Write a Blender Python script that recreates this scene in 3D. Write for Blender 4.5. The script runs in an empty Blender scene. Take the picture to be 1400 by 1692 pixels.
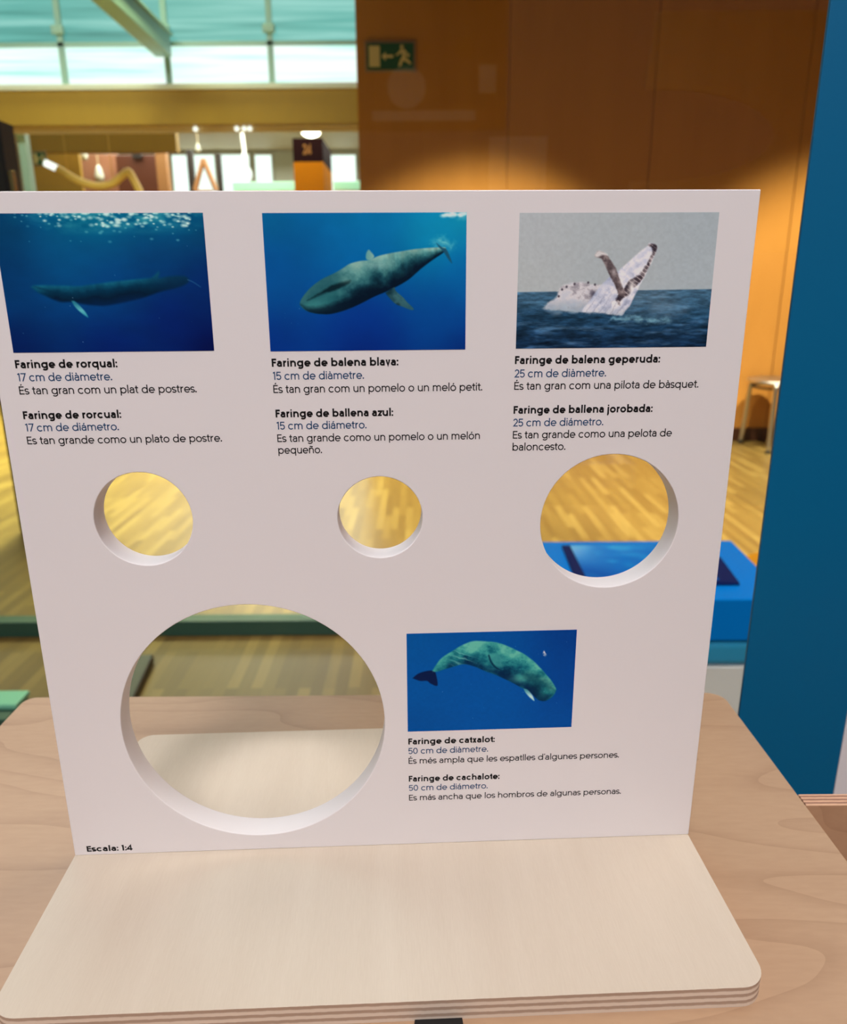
import bpy, bmesh, math, random
import numpy as np
from mathutils import Matrix, Vector

SC = bpy.context.scene
COL = SC.collection
PI = math.pi

def S(r, g, b):                      # 0-255 display colour -> linear
    f = lambda c: c / 12.92 if c <= .04045 else ((c + .055) / 1.055) ** 2.4
    return (f(r / 255), f(g / 255), f(b / 255), 1.0)

# ------------------------------------------------------------------ camera
cam_data = bpy.data.cameras.new('camera')
cam = bpy.data.objects.new('camera', cam_data)
COL.objects.link(cam)
cam.matrix_world = Matrix(((0.999974, 0.007203, 0.000000, 0.0),
                           (-0.002054, 0.285119, -0.958490, -0.3155),
                           (-0.006904, 0.958465, 0.285127, 1.0697),
                           (0, 0, 0, 1)))
cam_data.sensor_fit = 'HORIZONTAL'
cam_data.sensor_width = 36.0
cam_data.lens = 1254.15 / 1400 * 36
cam_data.shift_x = 0.0043
cam_data.shift_y = 0.0006
cam_data.clip_start = 0.01
cam_data.clip_end = 200
cam_data.dof.use_dof = True
cam_data.dof.focus_distance = 0.342
cam_data.dof.aperture_fstop = 15.0
SC.camera = cam

# ------------------------------------------------------------------ world, exposure, lamps
SC.view_settings.view_transform = 'Standard'
SC.view_settings.look = 'None'
SC.view_settings.gamma = 1
SC.view_settings.use_curve_mapping = False
SC.view_settings.exposure = 0.0
world = bpy.data.worlds.new('world')
SC.world = world
world.use_nodes = True
bg = world.node_tree.nodes['Background']
bg.inputs[0].default_value = (0.88, 0.94, 1.0, 1)
bg.inputs[1].default_value = 0.08

def area_lamp(name, loc, target, sx, sy, power, color, spread=180):
    d = bpy.data.lights.new(name, 'AREA')
    d.shape = 'RECTANGLE'; d.size = sx; d.size_y = sy
    d.energy = power; d.color = color; d.spread = math.radians(spread)
    o = bpy.data.objects.new(name, d); COL.objects.link(o)
    o.location = loc
    o.rotation_euler = (Vector(target) - Vector(loc)).to_track_quat('-Z', 'Y').to_euler()
    return o

area_lamp('ceiling_light_over_table', (-0.02, -0.13, 3.3), (-0.02, -0.10, 0), 0.40, 0.30, 11, (1.0, 0.95, 0.88))
area_lamp('front_fill_light', (0.0, -2.6, 3.85), (0, 0, 0.95), 2.4, 1.0, 36.5, (1.0, 0.97, 1.0), 62)  # added fill from behind the camera, brightens the front of the board
area_lamp('plinth_fill_light', (1.3, 0.7, 4.2), (0.7, 1.1, 0), 1.4, 1.4, 15, (1.0, 0.93, 0.80), 90)  # added fill that brightens the plinth and the base behind the board
area_lamp('skylight_daylight', (-2.9, 6.6, 5.8), (-2.8, 5.2, 0.0), 3.0, 2.0, 620, (0.98, 1.0, 0.50), 64)
area_lamp('skylight_over_hall', (-2.2, 4.6, 5.4), (-0.2, 0.4, 0.6), 3.0, 2.0, 36, (0.70, 0.90, 1.0), 120)
area_lamp('fascia_fill_light', (-3.0, 2.6, 4.6), (-3.0, 8.0, 2.9), 2.0, 1.0, 42, (0.95, 1.0, 0.85), 80)  # unseen source added to brighten the fascia, sill and window frames
area_lamp('hall_daylight', (-2.6, 11.5, 3.35), (-2.6, 11.4, 0), 4.0, 4.0, 340, (1.0, 1.0, 0.9))

def wall_spot(name, loc, target, power, ang):
    d = bpy.data.lights.new(name, 'SPOT')
    d.energy = power; d.color = (1.0, 0.95, 0.78)
    d.spot_size = math.radians(ang); d.spot_blend = 0.35; d.shadow_soft_size = 0.05
    o = bpy.data.objects.new(name, d); COL.objects.link(o)
    o.location = loc
    o.rotation_euler = (Vector(target) - Vector(loc)).to_track_quat('-Z', 'Y').to_euler()
wall_spot('wall_downlight', (0.40, 2.90, 4.40), (0.40, 3.83, 0), 1900, 58)
wall_spot('wall_downlight', (2.74, 2.90, 4.40), (2.74, 3.83, 0), 1900, 58)

# ------------------------------------------------------------------ materials
def new_mat(name):
    m = bpy.data.materials.new(name); m.use_nodes = True
    nt = m.node_tree
    return m, nt, nt.nodes['Principled BSDF']

def N(nt, t, **kw):
    n = nt.nodes.new(t)
    for k, v in kw.items(): setattr(n, k, v)
    return n

def plain(name, col, rough=0.5, metal=0.0, spec=0.5, bump=0.0, bscale=400, mottle=0.0, coat=0.0):
    m, nt, b = new_mat(name)
    b.inputs['Base Color'].default_value = col
    b.inputs['Roughness'].default_value = rough
    b.inputs['Metallic'].default_value = metal
    b.inputs['Specular IOR Level'].default_value = spec
    b.inputs['Coat Weight'].default_value = coat
    tc = N(nt, 'ShaderNodeTexCoord')
    no = N(nt, 'ShaderNodeTexNoise'); no.inputs['Scale'].default_value = bscale
    no.inputs['Detail'].default_value = 4
    nt.links.new(tc.outputs['Object'], no.inputs['Vector'])
    if mottle:
        mx = N(nt, 'ShaderNodeMix', data_type='RGBA')
        mx.inputs['A'].default_value = tuple(c * (1 - mottle) for c in col[:3]) + (1,)
        mx.inputs['B'].default_value = tuple(min(1, c * (1 + mottle)) for c in col[:3]) + (1,)
        nt.links.new(no.outputs['Fac'], mx.inputs['Factor'])
        nt.links.new(mx.outputs['Result'], b.inputs['Base Color'])
    if bump:
        bp = N(nt, 'ShaderNodeBump'); bp.inputs['Strength'].default_value = bump
        bp.inputs['Distance'].default_value = 0.0005
        nt.links.new(no.outputs['Fac'], bp.inputs['Height'])
        nt.links.new(bp.outputs['Normal'], b.inputs['Normal'])
    return m

def emit(name, col, strength, streak=None):
    m, nt, b = new_mat(name)
    b.inputs['Base Color'].default_value = (0, 0, 0, 1)
    b.inputs['Emission Color'].default_value = col
    b.inputs['Emission Strength'].default_value = strength
    if streak:                                    # louvres and clouds seen through the daylight glazing
        tc = N(nt, 'ShaderNodeTexCoord'); mp = N(nt, 'ShaderNodeMapping')
        mp.inputs['Scale'].default_value = streak['scale']
        no = N(nt, 'ShaderNodeTexNoise'); no.inputs['Scale'].default_value = 1; no.inputs['Detail'].default_value = 3
        rp = N(nt, 'ShaderNodeValToRGB')
        for i, (p, c) in enumerate(streak['stops']):
            e = rp.color_ramp.elements[i] if i < 2 else rp.color_ramp.elements.new(p)
            e.position = p; e.color = c
        nt.links.new(tc.outputs['Object'], mp.inputs['Vector'])
        nt.links.new(mp.outputs['Vector'], no.inputs['Vector'])
        nt.links.new(no.outputs['Fac'], rp.inputs['Fac'])
        nt.links.new(rp.outputs['Color'], b.inputs['Emission Color'])
    return m

def wood(name, light, dark, stretch, rings=14, ring_amt=0.35, fine=0.12, rough=0.42, coat=0.0, line=0.1, scale=1.0, spec=0.5):
    """veneer: cathedral growth lines from a stretched noise plus fine fibres"""
    m, nt, b = new_mat(name)
    tc = N(nt, 'ShaderNodeTexCoord')
    mp = N(nt, 'ShaderNodeMapping'); mp.inputs['Scale'].default_value = tuple(s * scale for s in stretch)
    nt.links.new(tc.outputs['Object'], mp.inputs['Vector'])
    n1 = N(nt, 'ShaderNodeTexNoise'); n1.inputs['Scale'].default_value = 1.0; n1.inputs['Detail'].default_value = 1.5
    nt.links.new(mp.outputs['Vector'], n1.inputs['Vector'])
    mu = N(nt, 'ShaderNodeMath', operation='MULTIPLY'); mu.inputs[1].default_value = rings
    nt.links.new(n1.outputs['Fac'], mu.inputs[0])
    fr = N(nt, 'ShaderNodeMath', operation='FRACT'); nt.links.new(mu.outputs[0], fr.inputs[0])
    pw = N(nt, 'ShaderNodeMath', operation='POWER'); pw.inputs[1].default_value = 6.0
    nt.links.new(fr.outputs[0], pw.inputs[0])
    mp2 = N(nt, 'ShaderNodeMapping'); mp2.inputs['Scale'].default_value = tuple(s * 26 * scale for s in stretch)
    nt.links.new(tc.outputs['Object'], mp2.inputs['Vector'])
    n2 = N(nt, 'ShaderNodeTexNoise'); n2.inputs['Scale'].default_value = 1.0; n2.inputs['Detail'].default_value = 3
    nt.links.new(mp2.outputs['Vector'], n2.inputs['Vector'])
    a1 = N(nt, 'ShaderNodeMath', operation='MULTIPLY'); a1.inputs[1].default_value = ring_amt
    nt.links.new(pw.outputs[0], a1.inputs[0])
    a2 = N(nt, 'ShaderNodeMath', operation='MULTIPLY_ADD'); a2.inputs[1].default_value = fine * 2
    nt.links.new(n2.outputs['Fac'], a2.inputs[0]); nt.links.new(a1.outputs[0], a2.inputs[2])
    a3 = N(nt, 'ShaderNodeMath', operation='MULTIPLY_ADD'); a3.inputs[1].default_value = 0.5
    nt.links.new(n1.outputs['Fac'], a3.inputs[0]); nt.links.new(a2.outputs[0], a3.inputs[2])
    mx = N(nt, 'ShaderNodeMix', data_type='RGBA')
    mx.inputs['A'].default_value = light; mx.inputs['B'].default_value = dark
    nt.links.new(a3.outputs[0], mx.inputs['Factor'])
    nt.links.new(mx.outputs['Result'], b.inputs['Base Color'])
    b.inputs['Roughness'].default_value = rough
    b.inputs['Coat Weight'].default_value = coat
    b.inputs['Specular IOR Level'].default_value = spec
    return m, nt, b, mx, tc

def plywood(name, light, dark, stretch, axis, near, thick, layers, edge_l, edge_d, **kw):
    """veneer face, with the layered edge showing between `near` and near+thick along an object axis"""
    m, nt, b, mx, tc = wood(name, light, dark, stretch, **kw)
    sp = N(nt, 'ShaderNodeSeparateXYZ'); nt.links.new(tc.outputs['Object'], sp.inputs[0])
    q = N(nt, 'ShaderNodeMath', operation='MULTIPLY_ADD')
    q.inputs[1].default_value = layers / thick / 2; q.inputs[2].default_value = -near * layers / thick / 2
    nt.links.new(sp.outputs[axis], q.inputs[0])
    fr = N(nt, 'ShaderNodeMath', operation='FRACT'); nt.links.new(q.outputs[0], fr.inputs[0])
    rp = N(nt, 'ShaderNodeValToRGB')
    rp.color_ramp.elements[0].position = .42; rp.color_ramp.elements[0].color = edge_l
    rp.color_ramp.elements[1].position = .58; rp.color_ramp.elements[1].color = edge_d
    e = rp.color_ramp.elements.new(.96); e.color = edge_d
    e = rp.color_ramp.elements.new(1.0); e.color = edge_l
    no = N(nt, 'ShaderNodeTexNoise'); no.inputs['Scale'].default_value = 260; no.inputs['Detail'].default_value = 3
    nt.links.new(tc.outputs['Object'], no.inputs['Vector'])
    wob = N(nt, 'ShaderNodeMath', operation='MULTIPLY_ADD'); wob.inputs[1].default_value = .22
    nt.links.new(no.outputs['Fac'], wob.inputs[0]); nt.links.new(fr.outputs[0], wob.inputs[2])
    sb = N(nt, 'ShaderNodeMath', operation='SUBTRACT'); sb.inputs[1].default_value = .11
    nt.links.new(wob.outputs[0], sb.inputs[0])
    nt.links.new(sb.outputs[0], rp.inputs['Fac'])
    ge = N(nt, 'ShaderNodeNewGeometry'); tr = N(nt, 'ShaderNodeVectorTransform', vector_type='NORMAL', convert_from='WORLD', convert_to='OBJECT')
    nt.links.new(ge.outputs['True Normal'], tr.inputs[0])
    sn = N(nt, 'ShaderNodeSeparateXYZ'); nt.links.new(tr.outputs[0], sn.inputs[0])
    ab = N(nt, 'ShaderNodeMath', operation='ABSOLUTE'); nt.links.new(sn.outputs[axis], ab.inputs[0])
    lt = N(nt, 'ShaderNodeMath', operation='LESS_THAN'); lt.inputs[1].default_value = .75
    nt.links.new(ab.outputs[0], lt.inputs[0])
    m2 = N(nt, 'ShaderNodeMix', data_type='RGBA')
    nt.links.new(lt.outputs[0], m2.inputs['Factor'])
    nt.links.new(mx.outputs['Result'], m2.inputs['A']); nt.links.new(rp.outputs['Color'], m2.inputs['B'])
    nt.links.new(m2.outputs['Result'], b.inputs['Base Color'])
    return m

def parquet(name):
    m, nt, b = new_mat(name)
    tc = N(nt, 'ShaderNodeTexCoord')
    mp = N(nt, 'ShaderNodeMapping'); mp.inputs['Rotation'].default_value = (0, 0, PI / 2)
    nt.links.new(tc.outputs['Object'], mp.inputs['Vector'])
    br = N(nt, 'ShaderNodeTexBrick')
    br.inputs['Scale'].default_value = 1.0
    br.inputs['Brick Width'].default_value = 0.36; br.inputs['Row Height'].default_value = 0.034
    br.inputs['Mortar Size'].default_value = 0.0008; br.inputs['Mortar Smooth'].default_value = 0.1
    br.offset = 0.37; br.offset_frequency = 2
    br.inputs['Color1'].default_value = (0, 0, 0, 1); br.inputs['Color2'].default_value = (1, 1, 1, 1)
    br.inputs['Mortar'].default_value = (.2, .2, .2, 1)
    nt.links.new(mp.outputs['Vector'], br.inputs['Vector'])
    no = N(nt, 'ShaderNodeTexNoise'); no.inputs['Scale'].default_value = 1; no.inputs['Detail'].default_value = 4
    mp2 = N(nt, 'ShaderNodeMapping'); mp2.inputs['Scale'].default_value = (70, 5, 1)
    nt.links.new(tc.outputs['Object'], mp2.inputs['Vector']); nt.links.new(mp2.outputs['Vector'], no.inputs['Vector'])
    ad = N(nt, 'ShaderNodeMix', data_type='RGBA'); ad.inputs['Factor'].default_value = .35
    nt.links.new(br.outputs['Color'], ad.inputs['A']); nt.links.new(no.outputs['Fac'], ad.inputs['B'])
    rp = N(nt, 'ShaderNodeValToRGB')
    rp.color_ramp.elements[0].position = .12; rp.color_ramp.elements[0].color = S(92, 70, 32)
    rp.color_ramp.elements[1].position = .92; rp.color_ramp.elements[1].color = S(130, 107, 56)
    e = rp.color_ramp.elements.new(.55); e.color = S(108, 85, 40)
    nt.links.new(ad.outputs['Result'], rp.inputs['Fac'])
    nt.links.new(rp.outputs['Color'], b.inputs['Base Color'])
    b.inputs['Roughness'].default_value = 0.33
    b.inputs['Specular IOR Level'].default_value = 0.5
    return m

def glass_mat(name, tint):
    m, nt, b = new_mat(name)
    nt.nodes.remove(b)
    out = nt.nodes['Material Output']
    t = N(nt, 'ShaderNodeBsdfTransparent'); t.inputs[0].default_value = tint
    g = N(nt, 'ShaderNodeBsdfGlossy'); g.inputs['Roughness'].default_value = 0.0
    lw = N(nt, 'ShaderNodeLayerWeight'); lw.inputs['Blend'].default_value = .5
    pw = N(nt, 'ShaderNodeMath', operation='POWER'); pw.inputs[1].default_value = 5
    nt.links.new(lw.outputs['Facing'], pw.inputs[0])
    ma = N(nt, 'ShaderNodeMath', operation='MULTIPLY_ADD'); ma.inputs[1].default_value = .95; ma.inputs[2].default_value = .042
    nt.links.new(pw.outputs[0], ma.inputs[0])
    mx = N(nt, 'ShaderNodeMixShader')
    nt.links.new(ma.outputs[0], mx.inputs[0]); nt.links.new(t.outputs[0], mx.inputs[1]); nt.links.new(g.outputs[0], mx.inputs[2])
    nt.links.new(mx.outputs[0], out.inputs[0])
    return m

M = {}
M['board'] = plain('white_lacquered_board', (0.80, 0.745, 0.74, 1), rough=0.55, spec=0.3, bump=0.04, bscale=900)
M['base'] = plywood('pale_plywood', S(215, 202, 185), S(196, 180, 161), (90, 6, 40), 2, -0.010, 0.010, 6,
                    S(222, 203, 184), S(176, 150, 130), rings=2, ring_amt=.05, fine=.22, rough=.6, spec=.25)
M['table'] = plywood('birch_plywood', S(197, 163, 131), S(158, 123, 95), (3.2, 14, 10), 2, 0.766, 0.022, 9,
                     S(206, 160, 126), S(150, 104, 80), rings=9, ring_amt=.30, fine=.16, rough=.40, spec=.5)
M['upright'] = plywood('birch_plywood_upright', S(206, 160, 124), S(172, 126, 94), (5, 10, 12), 1, 0.047, 0.010, 7,
                       S(216, 172, 140), S(150, 104, 84), rings=8, ring_amt=.3, fine=.16, rough=.42)
M['ink'] = plain('black_ink', S(22, 18, 20), rough=.6, spec=.2)
M['ink_blue'] = plain('blue_ink', S(32, 72, 112), rough=.6, spec=.2)
M['rubber'] = plain('black_rubber', S(16, 12, 12), rough=.8)
M['blue_sheet'] = plain('petrol_blue_sheet', S(0, 92, 134), rough=.42, spec=.25, bump=.05, bscale=1500)
M['white_sheet'] = plain('white_sheet', (0.72, 0.68, 0.68, 1), rough=.5)
M['floor'] = parquet('maple_parquet')
M['wall_wood'] = wood('brown_wall_veneer', (0.60, 0.26, 0.05, 1), (0.46, 0.185, 0.028, 1), (9, 9, 0.7), rings=4, ring_amt=.12, fine=.2, rough=.55, spec=.15)[0]
M['hall_wood'] = wood('ochre_hall_veneer', (0.44, 0.27, 0.04, 1), (0.36, 0.21, 0.028, 1), (4, 4, 0.5), rings=4, ring_amt=.12, fine=.2, rough=.55, spec=.15)[0]
M['skirting'] = plain('dark_brown_skirting', S(70, 36, 16), rough=.5)
M['glass'] = glass_mat('clear_glass', (0.965, 0.985, 0.96, 1))
M['rail'] = plain('dark_green_rail', S(40, 72, 58), rough=.45)
M['blue_top'] = plain('bright_blue_laminate', S(0, 132, 228), rough=.5, spec=.06)
M['teal'] = plain('teal_gloss', S(44, 160, 206), rough=.18, coat=.5)
M['plinth_white'] = plain('plinth_white', (0.88, 0.90, 0.84, 1), rough=.5)
M['navy'] = plain('navy_edge', S(10, 34, 92), rough=.6, spec=.1)
M['orange'] = plain('orange_vinyl', S(240, 160, 10), rough=.5)
M['steel'] = plain('brushed_steel', (0.62, 0.60, 0.55, 1), rough=.32, metal=1.0)
M['dark_metal'] = plain('dark_metal', S(60, 52, 46), rough=.45, metal=.3)
M['brass'] = plain('brass', (0.8, 0.55, 0.2, 1), rough=.25, metal=1.0)
M['sign_green'] = plain('sign_green', S(14, 84, 44), rough=.5)
M['sign_pale'] = plain('sign_pale', S(226, 206, 140), rough=.5)
M['sign_frame'] = plain('sign_frame', S(150, 120, 84), rough=.4)
M['steel_paint'] = plain('grey_green_painted_steel', S(160, 196, 184), rough=.5)
M['orange_paint'] = plain('orange_paint', S(250, 152, 0), rough=.7, spec=.1)
M['cap_brown'] = plain('dark_brown_cap', S(44, 8, 4), rough=.7, spec=.1)
M['numeral'] = plain('ochre_numeral', S(190, 126, 52), rough=.6)
M['yellow_tube'] = plain('yellow_tube', S(226, 184, 84), rough=.5)
M['hall_white'] = plain('hall_white', (0.72, 0.74, 0.64, 1), rough=.6)
M['cream'] = plain('cream_paint', S(226, 208, 168), rough=.6)
M['mauve'] = plain('mauve_screen', S(170, 118, 92), rough=.3)
M['choc'] = plain('chocolate_panel', S(92, 44, 22), rough=.45)
M['black'] = plain('black_post', S(34, 22, 14), rough=.5)
M['easel'] = plain('brown_easel', S(170, 120, 72), rough=.5)
M['pale_green'] = plain('pale_green_glass', S(160, 220, 190), rough=.2)
M['white_light'] = emit('daylight_white', (0.86, 1.0, 0.95, 1), 1.5)
M['lamp_glow'] = emit('lamp_glow', (1.0, 0.93, 0.72, 1), 9.0)
M['globe_glow'] = emit('globe_glow', (0.95, 1.0, 0.95, 1), 1.6)
M['low_glazing'] = emit('lower_glazing', (1, 1, 1, 1), 1.25, dict(scale=(.5, 1, 14),
    stops=[(.30, (.28, .84, .74, 1)), (.46, (.72, 1.0, .95, 1)), (.56, (.9, 1, 1, 1))]))
M['high_glazing'] = emit('upper_glazing', (1, 1, 1, 1), .72, dict(scale=(.5, 1, 12),
    stops=[(.28, (.10, .42, .38, 1)), (.48, (.22, .72, .66, 1)), (.68, (.45, .98, .92, 1))]))
M['placeholder_brown'] = plain('placeholder_brown', S(120, 70, 44), rough=.5)
M['placeholder_dark'] = plain('placeholder_dark', S(70, 28, 16), rough=.5)
M['panel_pale'] = plain('panel_pale', S(236, 226, 206), rough=.6)
M['ceiling'] = plain('dim_ceiling', S(120, 84, 60), rough=.8)
M['blue_label'] = plain('blue_label', S(66, 128, 164), rough=.4)
M['dark_box'] = plain('dark_grey_box', S(46, 46, 40), rough=.5)
M['sea_teal'] = plain('pale_teal', S(110, 176, 146), rough=.4)

# ------------------------------------------------------------------ building helpers
def empty(name, loc=(0, 0, 0), rz=0.0):
    o = bpy.data.objects.new(name, None); COL.objects.link(o)
    o.empty_display_size = .05
    o.location = loc; o.rotation_euler = (0, 0, rz)
    return o

def tag(o, label, cat, group=None):
    o['label'] = label; o['category'] = cat
    if group: o['group'] = group
    return o

def struct(o):
    o['kind'] = 'structure'; return o

def link(name, bm, mat, parent=None, smooth=False, loc=None):
    me = bpy.data.meshes.new(name)
    bmesh.ops.recalc_face_normals(bm, faces=bm.faces[:])
    bm.to_mesh(me); bm.free()
    for mm in (mat if isinstance(mat, (list, tuple)) else [mat]): me.materials.append(mm)
    if smooth:
        for p in me.polygons: p.use_smooth = True
    o = bpy.data.objects.new(name, me); COL.objects.link(o)
    if parent: o.parent = parent
    if loc: o.location = loc
    return o

def box(bm, a, b, bevel=0.0, seg=2, mat=0):
    r = bmesh.ops.create_cube(bm, size=1)
    vs = r['verts']
    for v in vs:
        v.co = Vector(((a[i] + b[i]) / 2 + v.co[i] * (b[i] - a[i])) for i in range(3))
    fs = {f for v in vs for f in v.link_faces}
    for f in fs: f.material_index = mat
    if bevel:
        es = list({e for v in vs for e in v.link_edges})
        bmesh.ops.bevel(bm, geom=es, offset=bevel, segments=seg, affect='EDGES', profile=.5)
    return bm

def boxobj(name, a, b, mat, parent=None, bevel=0.0):
    bm = bmesh.new(); box(bm, a, b, bevel)
    return link(name, bm, mat, parent)

def prism(bm, pts, h0, h1, plane='xy', mat=0):
    """extrude a 2-D outline; plane xy extrudes along z, plane xz extrudes along y"""
    def P(p, h): return (p[0], p[1], h) if plane == 'xy' else (p[0], h, p[1])
    lo = [bm.verts.new(P(p, h0)) for p in pts]; hi = [bm.verts.new(P(p, h1)) for p in pts]
    n = len(pts); fs = [bm.faces.new(lo), bm.faces.new(hi)]
    for i in range(n): fs.append(bm.faces.new((lo[i], lo[(i + 1) % n], hi[(i + 1) % n], hi[i])))
    for f in fs: f.material_index = mat
    return bm

def rounded(x0, y0, x1, y1, rads, n=10):
    """outline of a rectangle with a radius per corner: (x0,y0) (x1,y0) (x1,y1) (x0,y1)"""
    pts = []
    for (cx, cy, sx, sy, a0), r in zip(((x0, y0, 1, 1, PI), (x1, y0, -1, 1, 1.5 * PI), (x1, y1, -1, -1, 0), (x0, y1, 1, -1, .5 * PI)), rads):
        ox, oy = cx + sx * r, cy + sy * r
        for i in range(n + 1):
            a = a0 + i / n * PI / 2
            pts.append((ox + r * math.cos(a), oy + r * math.sin(a)))
    return pts

def tube(bm, pts, r, n=12, caps=True):
    rings = []; pts = [Vector(p) for p in pts]
    for i, p in enumerate(pts):
        t = (pts[min(i + 1, len(pts) - 1)] - pts[max(i - 1, 0)]).normalized()
        u = t.cross(Vector((0, 1, .013))).normalized(); w = t.cross(u)
        rr = r[i] if isinstance(r, (list, tuple)) else r
        rings.append([bm.verts.new(p + rr * (math.cos(2 * PI * k / n) * u + math.sin(2 * PI * k / n) * w)) for k in range(n)])
    for a, b in zip(rings, rings[1:]):
        for k in range(n): bm.faces.new((a[k], a[(k + 1) % n], b[(k + 1) % n], b[k]))
    if caps: bm.faces.new(rings[0]); bm.faces.new(rings[-1])
    return bm

def lathe(bm, prof, n=48, c=(0, 0)):
    rings = []
    for r, z in prof:
        rings.append([bm.verts.new((c[0] + r * math.cos(2 * PI * k / n), c[1] + r * math.sin(2 * PI * k / n), z)) for k in range(n)])
    for a, b in zip(rings, rings[1:]):
        for k in range(n): bm.faces.new((a[k], a[(k + 1) % n], b[(k + 1) % n], b[k]))
    bm.faces.new(rings[0]); bm.faces.new(rings[-1])
    return bm

def smoothpath(p, k=6):
    out = []
    for i in range(len(p) - 1):
        p0, p1, p2, p3 = (np.array(p[j]) for j in (max(i - 1, 0), i, i + 1, min(i + 2, len(p) - 1)))
        for s in range(k):
            t = s / k
            out.append(tuple(.5 * (2 * p1 + (p2 - p0) * t + (2 * p0 - 5 * p1 + 4 * p2 - p3) * t * t + (3 * p1 - p0 - 3 * p2 + p3) * t ** 3)))
    out.append(tuple(p[-1])); return out

# ------------------------------------------------------------------ lettering: a geometric sans drawn as strokes
def arc(cx, cy, rx, ry, a0, a1, n=14):
    return [(cx + rx * math.cos(math.radians(a0 + (a1 - a0) * i / n)), cy + ry * math.sin(math.radians(a0 + (a1 - a0) * i / n))) for i in range(n + 1)]

def glyph(ch, w):
    h = w / 2; X = .515; C = .70; A = .735; y0 = h - .008; y1 = X - h + .008
    ry = (y1 - y0) / 2
    W = .53 + (w - .075) * .6
    acc = {'à': ('a', 'g'), 'á': ('a', 'u'), 'é': ('e', 'u'), 'ó': ('o', 'u'), 'ñ': ('n', 't'), 'è': ('e', 'g'), 'É': ('E', 'u')}
    if ch in acc:
        base, k = acc[ch]; st, adv = glyph(base, w); st = list(st)
        mid = adv / 2 - (.0 if base != 'E' else -.0); y = .57 if base != 'E' else .77
        if k == 'u': st.append([(mid - .03, y), (mid + .07, y + .11)])
        elif k == 'g': st.append([(mid + .03, y), (mid - .07, y + .11)])
        else: st.append([(mid - .13, y + .02), (mid - .09, y + .07), (mid - .04, y + .07), (mid + .04, y + .03), (mid + .09, y + .03), (mid + .13, y + .08)])
        return st, adv
    def arch(x0, x1): 
        m = (x0 + x1) / 2; r = (x1 - x0) / 2
        return arc(m, y1 - r * .95, r, r * .95, 180, 0) + [(x1, 0)]
    if ch == ' ': return [], .25
    if ch == 'a':
        x = .46 + (w - .075) * .5; l = .04 + h; top = .295; cy = (top + y0) / 2
        return [[(x - h, 0), (x - h, .32)] + arc((l + x - h) / 2 + .01, .32, (x - h - l) / 2 - .01, y1 - .32, 0, 160)[1:],
                [(x - h, top)] + [(l + .15, top)] + arc(l + .15, cy, .15, top - cy, 90, 270) + [(l + .18, y0)] + arc(l + .15, .16, x - h - l - .15, .16 - y0, -70, 0, 6)], x + .07
    if ch in 'bpdqg':
        l = .07 + h; r = .07 + W - h; cx = (l + r) / 2; el = arc(cx, .25, (r - l) / 2, ry, 0, 360, 28)
        if ch == 'b': return [el, [(l, 0), (l, A)]], W + .115
        if ch == 'p': return [el, [(l, -.2), (l, X)]], W + .115
        el = [(x - .025, y) for x, y in el]; r -= .025
        if ch == 'd': return [el, [(r, 0), (r, A)]], W + .115
        if ch == 'q': return [el, [(r, -.2), (r, X)]], W + .115
        return [el, [(r, X), (r, 0)] + arc((l + r) / 2 + .005, -.02, (r - l) / 2 - .005, .19 - h, 0, -150)], W + .115
    if ch in 'oce':
        l = .045 + h; r = .045 + W - h; cx = (l + r) / 2; rx = (r - l) / 2
        if ch == 'o': return [arc(cx, .25, rx, ry, 0, 360, 28)], W + .09
        if ch == 'c': return [arc(cx, .25, rx, ry, 42, 318, 24)], W + .05
        return [[(l, .245), (r, .245)] + arc(cx, .25, rx, ry, 0, 318, 26)], W + .08
    if ch in 'nhmru':
        l = .07 + h; hh = X if ch != 'h' else A
        if ch == 'r': return [[(l, 0), (l, X)], arc(l + .2, .27, .2, y1 - .27, 180, 88)], .33 + h
        if ch == 'm': return [[(l, 0), (l, X)], arch(l, l + .335), arch(l + .335, l + .67)], .81 + w
        r = l + .37
        if ch == 'u': return [[(r, 0), (r, X)], [(l, X)] + arc((l + r) / 2, y0 + .18, .185, .18, 180, 360)], .51 + w
        return [[(l, 0), (l, hh)], arch(l, r)], .51 + w
    if ch == 'i': return [[(.07 + h, 0), (.07 + h, X)], ('dot', .07 + h, .645, .033 + h * .5)], .14 + w
    if ch == 'j': return [[(.07 + h, X), (.07 + h, -.09)] + arc(-.02 + h, -.09, .09, .1, 0, -90), ('dot', .07 + h, .645, .033 + h * .5)], .14 + w
    if ch == 'l': return [[(.07 + h, 0), (.07 + h, A)]], .14 + w
    if ch == 'f': return [[(.11 + h, 0), (.11 + h, .56)] + arc(.25 + h, .56, .14, A - h - .56, 180, 90), [(.02, X - h), (.31, X - h)]], .32
    if ch == 't': return [[(.11 + h, .65), (.11 + h, .13)] + arc(.23 + h, .13, .12, .13 - y0, 180, 275, 8), [(.02, X - h), (.31, X - h)]], .34
    if ch == 's':
        r = .15
        return [arc(.205, .375 - h * .3, r, y1 - .375 + h * .3, 25, 262, 14) + arc(.205, .13 + h * .2, r + .01, .13 + h * .2 - y0, 82, -155, 14)], .41 + h * .4
    if ch == 'v': return [[(.03 + h, X), (.255, h * .5), (.48 - h, X)]], .51
    if ch == 'y': return [[(.03 + h, X), (.26, 0)], [(.48 - h, X), (.22, -.14), (.16, -.18), (.06, -.17)]], .51
    if ch == 'x': return [[(.04 + h, X), (.46 - h, 0)], [(.46 - h, X), (.04 + h, 0)]], .50
    if ch == 'z': return [[(.05, X - h), (.41, X - h), (.06 + h, h), (.43, h)]], .47
    if ch == 'F': return [[(.08 + h, 0), (.08 + h, C - h), (.50, C - h)], [(.08 + h, .36), (.46, .36)]], .53
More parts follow.
